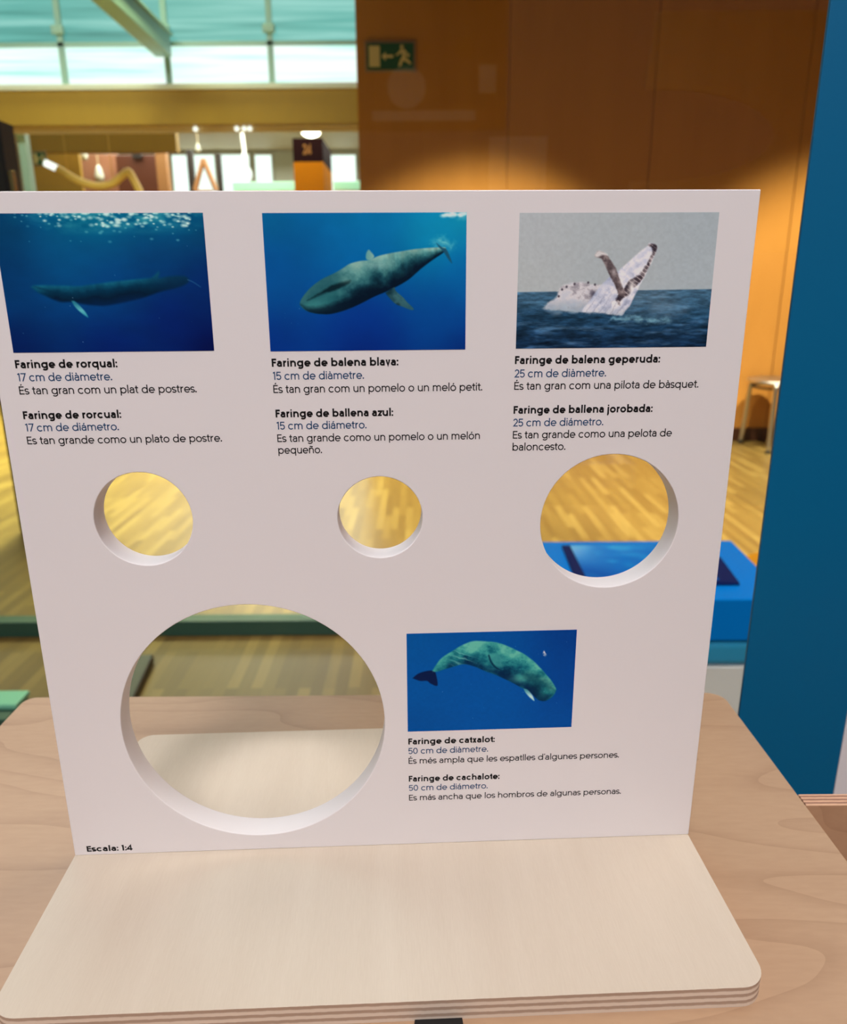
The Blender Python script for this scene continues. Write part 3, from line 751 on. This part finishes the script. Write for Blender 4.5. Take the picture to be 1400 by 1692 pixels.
# wood-panelled wall at the back of the gallery (its left end stops where the hall opens)
bm = bmesh.new()
ed = [-.378, .58, 1.50, 2.46, 3.42, 4.6]
for a, b in zip(ed, ed[1:]): box(bm, (a + .0025, 5.026, .09), (b - .0025, 5.06, 4.5), .002, 1)
box(bm, (-.36, 5.045, 0), (4.6, 5.16, 4.5))
struct(link('wall_back', bm, M['wall_wood']))
bm = bmesh.new(); box(bm, (-.36, 5.012, 0), (4.6, 5.045, .09), .003, 1)
struct(link('baseboard_back', bm, M['skirting']))
bm = bmesh.new(); box(bm, (4.6, -4, 0), (4.7, 5.16, 4.5)); struct(link('wall_right', bm, M['wall_wood']))
bm = bmesh.new(); box(bm, (-.40, -4, 4.5), (4.7, 5.16, 4.58)); struct(link('ceiling', bm, M['ceiling']))

# hall beyond: wooden fascia beam, sill, daylight glazing, inner ceiling and rear wall
bm = bmesh.new(); box(bm, (-8, 8.0, 2.63), (-.2, 8.12, 2.935)); struct(link('trim_1', bm, M['hall_wood']))
bm = bmesh.new(); box(bm, (-8, 7.97, 2.935), (-.2, 8.16, 2.985), .006); struct(link('trim_2', bm, M['hall_white']))
bm = bmesh.new(); box(bm, (-8, 8.13, 2.585), (-.2, 8.2, 2.63)); struct(link('trim_3', bm, M['cream']))
bm = bmesh.new(); box(bm, (-8, 8.2, 3.5), (-.2, 15.2, 3.58)); struct(link('ceiling_hall', bm, M['cream']))
bm = bmesh.new(); box(bm, (-8, 15.0, 0), (-.2, 15.1, 3.5)); struct(link('wall_hall', bm, M['hall_white']))
bm = bmesh.new(); box(bm, (-8.1, -4, 0), (-8, 15.1, 6)); struct(link('wall_left', bm, M['hall_wood']))
bm = bmesh.new(); box(bm, (-4.60, 9.5, 2.62), (-2.84, 9.62, 2.86)); struct(link('trim_4', bm, M['hall_wood']))
bm = bmesh.new(); box(bm, (-4.89, 10.0, 0), (-4.21, 10.06, 3.5)); struct(link('wall_hall_left', bm, M['hall_wood']))
bm = bmesh.new()
box(bm, (-4.13, 8.3, 0), (-4.05, 8.4, 2.60)); box(bm, (-5.2, 8.3, 2.60), (-4.05, 8.4, 2.66))
struct(link('door_1', bm, M['steel_paint']))

# the glazed front above the beam: panes in a steel grid
wx = [-6.49, -5.47, -4.46, -3.45, -2.43, -1.42, -.40]
n = 0
for a, b in zip(wx, wx[1:]):
    for z0, z1, mt in ((2.985, 3.345, 'low_glazing'), (3.345, 4.9, 'high_glazing')):
        n += 1
        w = struct(boxobj('window_%d' % n, (a + .025, 8.06, z0 + .012), (b - .025, 8.08, z1 - .012), M[mt]))
        fr = bmesh.new()
        box(fr, (a, 8.03, z0), (a + .028, 8.11, z1)); box(fr, (b - .028, 8.03, z0), (b, 8.11, z1))
        box(fr, (a, 8.03, z1 - .02), (b, 8.11, z1 + .015))
        link('window_frame', fr, M['steel_paint'], w)
# clamps where the panes meet the transom
for i, x in enumerate(wx[2:6]):
    tag(boxobj('glazing_clamp', (x - .06, 7.98, 3.42), (x + .06, 8.03, 3.50), M['steel_paint'], None, .015),
        'grey glazing clamp on the steel grid, %s' % ('at the far left pane joint', 'left of the sloping rafter', 'at the foot of the sloping rafter', 'right of the sloping rafter')[i],
        'clamp', 'clamps of the glazed front')
r = boxobj('steel_rafter', (-2.53, 1.0, 3.22), (-2.37, 8.0, 3.40), M['steel_paint'], None, .008)
tag(r, 'long pale green steel rafter running forward from the glazed front', 'beam')
fl = boxobj('flange', (-2.56, 1.0, 3.40), (-2.34, 8.0, 3.415), M['steel_paint'], r)

# ------------------------------------------------------------------ hall contents
t = tag(empty('pillar_sign', (-1.36, 10.4, 0)), 'tall orange pillar with dark brown top bearing the number 24', 'pillar')
boxobj('column', (-.185, -.4, 0), (.185, .6, 2.57), M['orange_paint'], t)
cp = boxobj('cap', (-.185, -.4, 2.57), (.185, .6, 2.84), M['cap_brown'], t)
bm = bmesh.new(); lettering(bm, '24', .165, .15, .115, (-.06, -.404, 2.655)); link('numeral', bm, M['numeral'], cp)

t = tag(empty('ceiling_spotlight', (-1.64, 12.6, 3.5)), 'glaring round ceiling lamp above the orange pillar', 'lamp')
bm = bmesh.new(); lathe(bm, [(.15, 0), (.17, -.05), (.17, -.09), (.15, -.1)], 32); link('housing', bm, M['hall_white'], t)
bm = bmesh.new(); bmesh.ops.create_uvsphere(bm, u_segments=24, v_segments=12, radius=.125, matrix=Matrix.Translation((0, 0, -.12)) @ Matrix.Diagonal((1.2, 1, .7, 1)))
link('bulb', bm, M['lamp_glow'], t, True)
for i, (x, w_) in enumerate(((-2.231, 'single one left of the row'), (-1.815, 'left of the row of three'), (-1.741, 'middle of the row of three'), (-1.686, 'right of the row of three'))):
    bm = bmesh.new(); bmesh.ops.create_uvsphere(bm, u_segments=12, v_segments=8, radius=.022)
    o = link('track_light', bm, M['globe_glow'], None, True, (x, 8.11, 2.606))
    tag(o, 'tiny glowing track light under the wooden beam, %s' % w_, 'lamp', 'track lights under the beam')

t = tag(empty('globe_lamp', (-2.576, 12.0, 2.70)), 'round glowing white globe between the black posts and the orange pillar', 'lamp')
bm = bmesh.new(); bmesh.ops.create_uvsphere(bm, u_segments=20, v_segments=12, radius=.105); link('globe', bm, M['globe_glow'], t, True)
bm = bmesh.new(); tube(bm, [(0, 0, .09), (.01, 0, .3), (-.02, 0, .8)], [.05, .028, .02]); link('hanger', bm, M['steel'], t)

for i, (x0, x1, z1, lb) in enumerate(((-2.99, -2.69, 3.45, 'bright narrow window left of the orange pillar'), (-1.60, -1.14, 3.44, 'bright window right of the orange pillar'),
                                  (-4.52, -3.74, 3.46, 'bright window left of the black posts'), (-3.66, -3.10, 3.46, 'bright window right of the black posts'))):
    w = struct(boxobj('window_%d' % (13 + i), (x0, 14.95, 2.5), (x1, 14.97, z1 - .04), M['white_light']))
    fr = bmesh.new(); box(fr, (x0 - .03, 14.94, 2.46), (x0, 15.0, z1)); box(fr, (x1, 14.94, 2.46), (x1 + .03, 15.0, z1)); box(fr, (x0, 14.94, z1 - .04), (x1, 15.0, z1))
    link('window_frame', fr, M['hall_white'], w)

def display_case(name, x0, x1, y, h, label):
    t = tag(empty(name, ((x0 + x1) / 2, y, 0)), label, 'showcase'); w = (x1 - x0) / 2
    boxobj('pedestal', (-w, 0, 0), (w, .5, h - .12), M['hall_white'], t)
    boxobj('glass_top', (-w - .01, -.01, h - .12), (w + .01, .51, h), M['pale_green'], t, .006)
display_case('showcase', -2.65, -1.62, 11.5, 2.53, 'pale green showcase top left of the orange pillar')
display_case('showcase', -1.20, -.80, 11.5, 2.53, 'pale green showcase top right of the orange pillar')

bx = tag(boxobj('display_screen', (-4.70, 11.0, 0), (-4.09, 11.06, 2.83), M['mauve'], None, .01), 'mauve brown display screen behind the hanging yellow tube', 'screen')
bx = tag(boxobj('chocolate_display', (-4.05, 10.8, 0), (-3.51, 10.86, 2.79), M['choc'], None, .01), 'dark chocolate display panel right of the mauve screen', 'panel')
boxobj('camera_bracket', (-3.80, 10.74, 2.74), (-3.68, 10.8, 2.80), M['black'], bx)
tag(boxobj('timber_post', (-3.42, 10.5, 0), (-3.28, 10.62, 2.95), M['easel'], None, .006), 'brown timber post right of the dark chocolate panel', 'post')
tag(boxobj('black_post', (-3.18, 11.1, 0), (-3.095, 11.18, 2.9), M['black'], None, .006), 'slim black post left of the brown easel in the hall', 'post', 'black posts in the hall')
tag(boxobj('black_post', (-2.775, 11.1, 0), (-2.715, 11.18, 2.85), M['black'], None, .006), 'slim black post right of the brown easel in the hall', 'post', 'black posts in the hall')
t = tag(empty('easel', (-2.925, 11.0, 0)), 'brown A-shaped easel between two black posts in the hall', 'easel')
for sx in (-1, 1):
    bm = bmesh.new(); tube(bm, [(sx * .145, .0, 2.36), (0.0, 0, 2.76)], .035, 8); link('leg', bm, M['easel'], t)
boxobj('stand', (-.14, -.04, 0), (.09, .04, 2.37), M['easel'], t, .006)

bm = bmesh.new()
tube(bm, smoothpath([(-4.06, 9.0, 2.375), (-4.02, 9.0, 2.35), (-3.84, 9.0, 2.245), (-3.64, 9.0, 2.19), (-3.465, 9.0, 2.21), (-3.35, 9.0, 2.285), (-3.265, 9.0, 2.335), (-3.208, 9.0, 2.24), (-3.15, 9.0, 2.10), (-3.10, 9.0, 1.9)], 8), .042, 12)
tube(bm, [(-3.45, 9.0, 2.21), (-3.45, 9.0, 3.5)], .004, 6)
tube(bm, [(-3.95, 9.0, 2.31), (-3.95, 9.0, 3.5)], .004, 6)
t = link('hanging_tube', bm, M['yellow_tube'], None, True); tag(t, 'curving yellow tube hanging across the hall beside the small green sign', 'tube')
bm = bmesh.new(); tube(bm, [(-4.19, 9.0, 2.435), (-4.06, 9.0, 2.375)], .036, 12); e = link('lit_end', bm, M['globe_glow'], t); e['label'] = 'white glowing end of the yellow tube'

def exit_sign(loc, w, h, label, frame):
    t = tag(empty('exit_sign', loc), label, 'sign')
    fr = bmesh.new()
    box(fr, (-w / 2 - .014, .0, -h / 2 - .014), (w / 2 + .014, .012, h / 2 + .014), .003); link('frame', fr, frame, t)
    boxobj('sign_plate', (-w / 2, -.004, -h / 2), (w / 2, .0, h / 2), M['sign_green'], t)
    bm = bmesh.new(); box(bm, (-w * .455, -.006, -h * .40), (-w * .225, -.0045, h * .40)); link('door_symbol', bm, M['sign_pale'], t)
    bm = bmesh.new(); q = lambda p: [(a * w, b * h) for a, b in p]
    prism(bm, q([(-.19, .0), (-.10, .17), (-.10, .05), (.06, .05), (.06, -.05), (-.10, -.05), (-.10, -.17)]), -.006, -.0045, 'xz'); link('arrow_symbol', bm, M['sign_pale'], t)
    bm = bmesh.new()
    prism(bm, q([(.245 + .036 * math.cos(k * PI / 6), .36 + .075 * math.sin(k * PI / 6)) for k in range(12)]), -.006, -.0045, 'xz')
    prism(bm, q([(.23, .26), (.29, .24), (.345, .02), (.385, -.04), (.42, .06), (.395, .10), (.375, .06), (.34, .20), (.30, .27)]), -.0060, -.0045, 'xz')      # back arm and shoulder
    prism(bm, q([(.20, .25), (.28, .27), (.33, .02), (.33, -.10), (.25, -.08), (.26, .04)]), -.0062, -.0046, 'xz')        # torso
    prism(bm, q([(.21, .25), (.25, .19), (.20, .08), (.13, .02), (.115, .07), (.165, .12)]), -.0061, -.0046, 'xz')          # front arm
    prism(bm, q([(.25, -.04), (.33, -.06), (.40, -.16), (.45, -.28), (.415, -.31), (.35, -.22), (.27, -.14)]), -.0061, -.0046, 'xz')   # trailing leg
    prism(bm, q([(.24, -.03), (.31, -.08), (.26, -.22), (.22, -.38), (.17, -.40), (.19, -.24)]), -.0063, -.0046, 'xz')   # leading leg
    link('running_figure', bm, M['sign_pale'], t)
    return t
exit_sign((-.163, 5.014, 2.442), .290, .145, 'green emergency exit sign on the brown wood wall', M['sign_frame'])
exit_sign((-4.26, 9.04, 2.485), .13, .13, 'small blurred green exit sign at the left of the hall', M['sign_frame'])

for i, (x, y, z, sz, lb) in enumerate(((-4.30, 10.4, 2.74, .07, 'small white hanging lamp above the yellow tube, upper one'), (-4.33, 10.9, 2.58, .10, 'small white hanging lamp above the yellow tube, lower one'),
                                       (-2.85, 10.5, 2.82, .05, 'small pale hanging lamp above the brown easel'))):
    t = tag(empty('pendant_lamp', (x, y, z)), lb, 'lamp', 'small hanging lamps in the hall')
    bm = bmesh.new(); lathe(bm, [(sz * .5, -sz), (sz * .62, -sz * .4), (sz * .4, sz * .5), (sz * .15, sz)], 20); link('shade', bm, M['hall_white'], t, True)
    bm = bmesh.new(); tube(bm, [(0, 0, sz), (0, 0, 3.5 - z)], .006, 6); link('cord', bm, M['cream'], t)

# dark post close to the left edge
t = tag(empty('dark_post', (-1.745, 3.05, 0)), 'dark brown post with a brass strip at the far left', 'post')
boxobj('shaft', (-.09, -.05, 0), (.09, .05, 1.705), M['dark_metal'], t, .004)
boxobj('edge_bead', (.084, -.056, 0), (.098, .05, 1.71), M['black'], t)
boxobj('brass_strip', (.100, -.054, 1.30), (.122, -.03, 1.53), M['brass'], t, .004)

# stool by the wall
t = tag(empty('stool', (2.385, 4.775, 0)), 'round brushed steel stool with tubular legs by the brown wall', 'stool')
bm = bmesh.new(); lathe(bm, [(.02, .440), (.168, .440), (.182, .446), (.186, .455), (.182, .463), (.168, .466), (.15, .459), (.02, .457)], 56); link('seat', bm, M['steel'], t, True)
bm = bmesh.new(); 
for k in range(40):
    pass
ringp = [(.150 * math.cos(2 * PI * k / 40), .150 * math.sin(2 * PI * k / 40), .415) for k in range(41)]
tube(bm, ringp, .008, 8, False); link('ring', bm, M['dark_metal'], t, True)
for a in (125, 245, 5):
    ca, sa = math.cos(math.radians(a)), math.sin(math.radians(a))
    bm = bmesh.new(); tube(bm, smoothpath([(.150 * ca, .150 * sa, .441), (.176 * ca, .176 * sa, .436), (.186 * ca, .186 * sa, .40), (.20 * ca, .20 * sa, .2), (.212 * ca, .212 * sa, .012)], 5), .0155, 14)
    lg = link('leg', bm, M['steel'], t, True)
    bm = bmesh.new(); lathe(bm, [(.017, 0), (.019, .004), (.019, .018), (.016, .02)], 18, (.212 * ca, .212 * sa)); link('foot', bm, M['rubber'], lg)

# clear glass screen in its dark green floor rail
t = tag(empty('glass_screen', (-.2, 1.932, 0)), 'tall clear glass screen in a dark green rail behind the table', 'screen')
boxobj('rail', (-2.6, -.025, 0), (2.0, .03, .052), M['rail'], t, .003)
boxobj('glass_pane', (-2.6, .0, .052), (2.0, .01, 2.45), M['glass'], t)

# low blue exhibit plinth right of the board
t = tag(empty('exhibit_plinth', (.535, 1.316, 0)), 'low white plinth with teal band and bright blue top right of the board', 'plinth')
def plinth_part(name, g, z0, z1, bev, seg, mat):
    bm = bmesh.new(); prism(bm, [(-.237 - g, -.188 - g), (.224 + g, -.188 - g), (.252 + g, .186 + g), (-.240 - g, .186 + g)], z0, z1)
    bmesh.ops.bevel(bm, geom=[e for e in bm.edges if abs(e.verts[0].co.z - e.verts[1].co.z) < 1e-6], offset=bev, segments=seg, affect='EDGES', profile=.5)
    return link(name, bm, mat, t)
plinth_part('base', -.006, 0, .292, .003, 1, M['plinth_white'])
plinth_part('teal_band', -.002, .292, .354, .018, 6, M['teal'])
plinth_part('blue_top', 0, .354, .450, .004, 2, M['blue_top'])
def sea_print(c):
    c.fill([(0, 0, (120, 178, 226)), (.3, .15, (20, 112, 196)), (1, 0, (0, 96, 186)), (0, 1, (0, 78, 168)), (1, 1, (0, 84, 176)), (.5, .5, (0, 104, 190))])
    c.mix(np.clip(fbm(c.U, c.V, 5, 5, 4) * 2.4 - 1.1, 0, 1) * .5, (60, 170, 220))
    c.specks(8, 5, .1, .9, .05, .6, .05, (60, 170, 220), .5, 1.6)
bm = bmesh.new(); prism(bm, [(-.197, -.116), (.150, -.116), (.170, .040), (.160, .138), (-.185, .138)], .450, .456, 'xy'); fr = link('picture_frame', bm, M['navy'], t)
picture('sea_picture', .30, .235, 60, 48, sea_print, fr, M['print'], lambda u, v, k: (-.172 + u * .285 + (1 - v) * .006, .134 - v * .232, .4562 + .001 * k))

# orange pouf behind the plinth
bm = bmesh.new(); lathe(bm, [(.02, 0), (.185, 0), (.195, .012), (.198, .15), (.195, .288), (.183, .30), (.02, .301)], 56)
t = link('pouf', bm, M['orange'], None, True, (1.085, 1.66, 0)); tag(t, 'round orange vinyl pouf behind the blue plinth', 'pouf')
bm = bmesh.new(); tube(bm, [(.199 * math.cos(2 * PI * k / 48), .199 * math.sin(2 * PI * k / 48), .285) for k in range(49)], .004, 6, False); link('piping', bm, M['orange'], t)

# small floor things glimpsed beyond the table
t = tag(empty('floor_box', (-.86, 1.56, 0), .12), 'low dark grey floor box with a blue patch seen through the largest hole', 'box')
boxobj('body', (-.085, -.16, 0), (.085, .16, .03), M['dark_box'], t, .006)
boxobj('patch', (-.07, -.07, .03), (.055, .03, .032), M['blue_label'], t)
t = tag(empty('floor_tray', (-1.20, 1.41, 0)), 'low pale teal tray on the floor beyond the table, at the left edge', 'tray')
boxobj('tray_body', (-.16, -.045, 0), (.155, .07, .035), M['rail'], t, .004)
boxobj('lid', (-.165, .0, .035), (.16, .075, .05), M['sea_teal'], t, .004)

# tall petrol blue sheet and the white sheet beside it
o = boxobj('partition_sheet', (.2545, .220, 0), (.341, .2232, 1.75), M['blue_sheet'], None, .0006); tag(o, 'tall petrol blue upright sheet at the right of the table', 'partition')
o.rotation_euler = (0, 0, 0)
o = boxobj('partition_sheet', (.3425, .222, 0), (.62, .2252, 1.75), M['white_sheet'], None, .0006); tag(o, 'white upright sheet right of the petrol blue one', 'partition')
# plywood upright against the right edge of the table
o = boxobj('plywood_upright', (.2168, .047, 0), (.75, .057, .788), M['upright'], None, .0004); tag(o, 'upright plywood board with layered top edge against the right of the table', 'board')

# unseen panels added behind the camera, shaped to make the faint reflections in the glass
bm = bmesh.new()
Y = -2.0
ell = [(1.79 + .85 * math.cos(math.radians(a)), 2.125 + .31 * math.sin(math.radians(a))) for a in range(84, -90, -6)]
prism(bm, [(1.600, 1.30), (2.95, 1.30), (2.95, 2.93), (1.705, 2.93), (1.668, 2.437)] + ell + [(1.59, 1.815)], Y, Y + .03, 'xz')
t = link('curved_placeholder', bm, M['panel_pale']); tag(t, 'pale panel with a rounded bay, added to form the faint reflection in the glass at upper right', 'panel')
t = tag(empty('framed_placeholder', (.12, Y, 2.6)), 'brown poster in a pale frame, added to form the faint reflection in the glass by the exit sign', 'placeholder')
bm = bmesh.new()
for a, b in (((-.57, 0, -.43), (-.455, .03, .75)), ((.455, 0, -.43), (.53, .03, .75)), ((-.455, 0, -.43), (.455, .03, -.30))): box(bm, a, b)
link('frame', bm, M['placeholder_brown'], t)
boxobj('backing', (-.455, -.01, -.30), (.455, .01, .75), M['placeholder_dark'], t)
boxobj('light_strip', (-.45, .01, -.365), (.31, .034, -.295), M['panel_pale'], t)
for nm, x, z, r_, mt in (('pale_disc', -.195, -.14, .14, 'panel_pale'), ('dark_disc', .23, .11, .07, 'cap_brown'), ('dark_disc', -.06, .12, .032, 'cap_brown')):
    bm = bmesh.new(); prism(bm, [(x + r_ * math.cos(k * PI / 24), z + r_ * math.sin(k * PI / 24)) for k in range(48)], .01, .02, 'xz'); link(nm, bm, M[mt], t)
boxobj('pale_tag', (.33, .01, -.18), (.46, .03, .0), M['panel_pale'], t)

# ================================================================== table
t = tag(empty('exhibit_table', (-.034, -.12, 0)), 'birch plywood table carrying the whale throat board', 'table')
bm = bmesh.new()
prism(bm, rounded(-.250, -.42, .250, .291, (.02, .02, .012, .008)), .766, .788)
bmesh.ops.bevel(bm, geom=[e for e in bm.edges if abs(e.verts[0].co.z - e.verts[1].co.z) < 1e-6], offset=.0025, segments=3, affect='EDGES', profile=.5)
tt = link('table_top', bm, M['table'], t)
tt['label'] = 'birch plywood table top with rounded edges'
boxobj('apron', (-.22, -.38, .69), (.22, .26, .766), M['upright'], t)
for x in (-.20, .16):
    for y in (-.36, .20): boxobj('leg', (x, y, 0), (x + .04, y + .04, .69), M['upright'], t, .003)
bm = bmesh.new(); prism(bm, [(.0325, .030), (.0425, .041), (.035, .041 - .0), (.0315, .041)], .7881, .7886)
bm.free()
bm = bmesh.new(); prism(bm, [(.029, .022), (.0512, .022), (.0485, .048), (.0315, .048)], .7878, .7886); nt_ = link('black_inset', bm, M['rubber'], t); nt_['label'] = 'small black inset in the table top at the front of the board'

# ================================================================== the display board
B = tag(empty('display_board', (-.17390, 0, .788), math.radians(2.2281)), 'white board of whale photos with four round holes standing on a pale plywood base', 'display board')
ZB = .010                                   # top of the base plate above the board's root
W, H, T = .3116, .3081, .0128
HOLES = [(.05296, .17487, .0425), (.15639, .17372, .0375), (.25935, .16955, .0625), (.09384, .07113, .125)]

def poly_spline(cu, pts):
    sp = cu.splines.new('POLY'); sp.points.add(len(pts) - 1); sp.use_cyclic_u = True
    for p, q in zip(sp.points, pts): p.co = (q[0], q[1], 0, 1)
bev = .0004
cu = bpy.data.curves.new('outline', 'CURVE'); cu.dimensions = '2D'; cu.fill_mode = 'BOTH'
cu.extrude = T / 2 - bev; cu.bevel_depth = bev; cu.bevel_resolution = 3; cu.offset = -bev
poly_spline(cu, rounded(0, 0, W, H, (.0004,) * 4, 4))
for x, z, d in HOLES: poly_spline(cu, [(x + d / 2 * math.cos(2 * PI * k / 128), z + d / 2 * math.sin(2 * PI * k / 128)) for k in range(128)])
tmp = bpy.data.objects.new('outline', cu); COL.objects.link(tmp)
me = bpy.data.meshes.new_from_object(tmp.evaluated_get(bpy.context.evaluated_depsgraph_get()))
bpy.data.objects.remove(tmp); bpy.data.curves.remove(cu)
me.name = 'panel'
me.transform(Matrix.Translation((0, T / 2, ZB)) @ Matrix.Rotation(PI / 2, 4, 'X'))
me.materials.clear(); me.materials.append(M['board'])
bm = bmesh.new(); bm.from_mesh(me); bmesh.ops.remove_doubles(bm, verts=bm.verts[:], dist=1e-6); bmesh.ops.recalc_face_normals(bm, faces=bm.faces[:]); bm.to_mesh(me); bm.free()
panel = bpy.data.objects.new('panel', me); COL.objects.link(panel); panel.parent = B
panel['label'] = 'white panel with four round holes'

bm = bmesh.new()
prism(bm, rounded(0, -.0888, .3112, .1064, (.011, .011, .009, .009)), 0, ZB)
bmesh.ops.bevel(bm, geom=[e for e in bm.edges if abs(e.verts[0].co.z - e.verts[1].co.z) < 1e-6], offset=.0008, segments=2, affect='EDGES', profile=.5)
bp = link('base_plate', bm, M['base'], B); bp['label'] = 'pale plywood base plate with rounded corners'

for nm, (x0, x1, z0, z1), fn, lb in (
        ('fin_whale', (.0085, .0897, .2470, .3001), paint_fin_whale, 'blue underwater photo of a long slender dark whale'),
        ('blue_whale', (.1127, .1935, .2465, .2999), paint_blue_whale, 'blue underwater photo of a large mottled whale diving towards the left'),
        ('humpback', (.2147, .2955, .2466, .2996), paint_humpback, 'photo of a white-bellied whale leaping from a dark sea under grey sky'),
        ('sperm_whale', (.1674, .2473, .0653, .1172), paint_sperm_whale, 'blue photo of a teal blunt-headed whale, lowest on the board')):
    o = picture('photo_print', x1 - x0, z1 - z0, 360, 236, fn, B, M['print'],
                lambda u, v, k, a=(x0, x1, z0, z1): (a[0] + u * (a[1] - a[0]), -.00002 - .00010 * k, ZB + a[3] - v * (a[3] - a[2])))
    o['label'] = lb

REG, BOLD, SIZE = .098, .158, .00480
def line(name, rows, w, mat):
    bm = bmesh.new()
    for text, x0, x1, z in rows: lettering(bm, text, SIZE, w, (x1 - x0) / 100, (x0 / 100, -.00006, ZB + z / 100))
    return link(name, bm, mat, B)
BLOCKS = [
 (('Faringe de rorqual:', .84, 4.97, 24.07), ('17 cm de diàmetre.', .84, 4.69, 23.54), [('És tan gran com un plat de postres.', .84, 8.11, 23.00)]),
 (('Faringe de rorcual:', .84, 4.88, 21.97), ('17 cm de diámetro.', .84, 4.72, 21.45), [('Es tan grande como un plato de postre.', .84, 8.99, 20.90)]),
 (('Faringe de balena blava:', 11.29, 16.55, 24.02), ('15 cm de diàmetre.', 11.29, 15.10, 23.48), [('És tan gran com un pomelo o un meló petit.', 11.29, 20.09, 22.93)]),
 (('Faringe de ballena azul:', 11.32, 16.30, 21.90), ('15 cm de diámetro.', 11.32, 15.15, 21.38), [('Es tan grande como un pomelo o un melón', 11.33, 20.02, 20.84), ('pequeño.', 11.34, 13.21, 20.33)]),
 (('Faringe de balena geperuda:', 21.45, 27.63, 24.02), ('25 cm de diàmetre.', 21.45, 25.36, 23.46), [('És tan gran com una pilota de bàsquet.', 21.45, 29.39, 22.94)]),
 (('Faringe de ballena jorobada:', 21.45, 27.48, 21.92), ('25 cm de diámetro.', 21.45, 25.37, 21.37), [('Es tan grande como una pelota de', 21.45, 28.42, 20.84), ('baloncesto.', 21.45, 23.77, 20.31)]),
 (('Faringe de catxalot:', 16.76, 20.99, 5.81), ('50 cm de diàmetre.', 16.76, 20.67, 5.28), [('És més ampla que les espatlles d’algunes persones.', 16.76, 27.20, 4.72)]),
 (('Faringe de cachalote:', 16.76, 21.27, 3.70), ('50 cm de diámetro.', 16.76, 20.69, 3.17), [('Es más ancha que los hombros de algunas personas.', 16.76, 27.44, 2.60)]),
]
for a, b, c in BLOCKS:
    line('heading_text', [a], BOLD, M['ink'])['label'] = 'bold black heading'
    line('diameter_text', [b], REG, M['ink_blue'])['label'] = 'dark blue diameter line'
    line('caption_text', c, REG, M['ink'])['label'] = 'black caption'
line('scale_text', [('Escala: 1:4', .63, 2.92, .21)], BOLD, M['ink'])['label'] = 'bold black scale note'
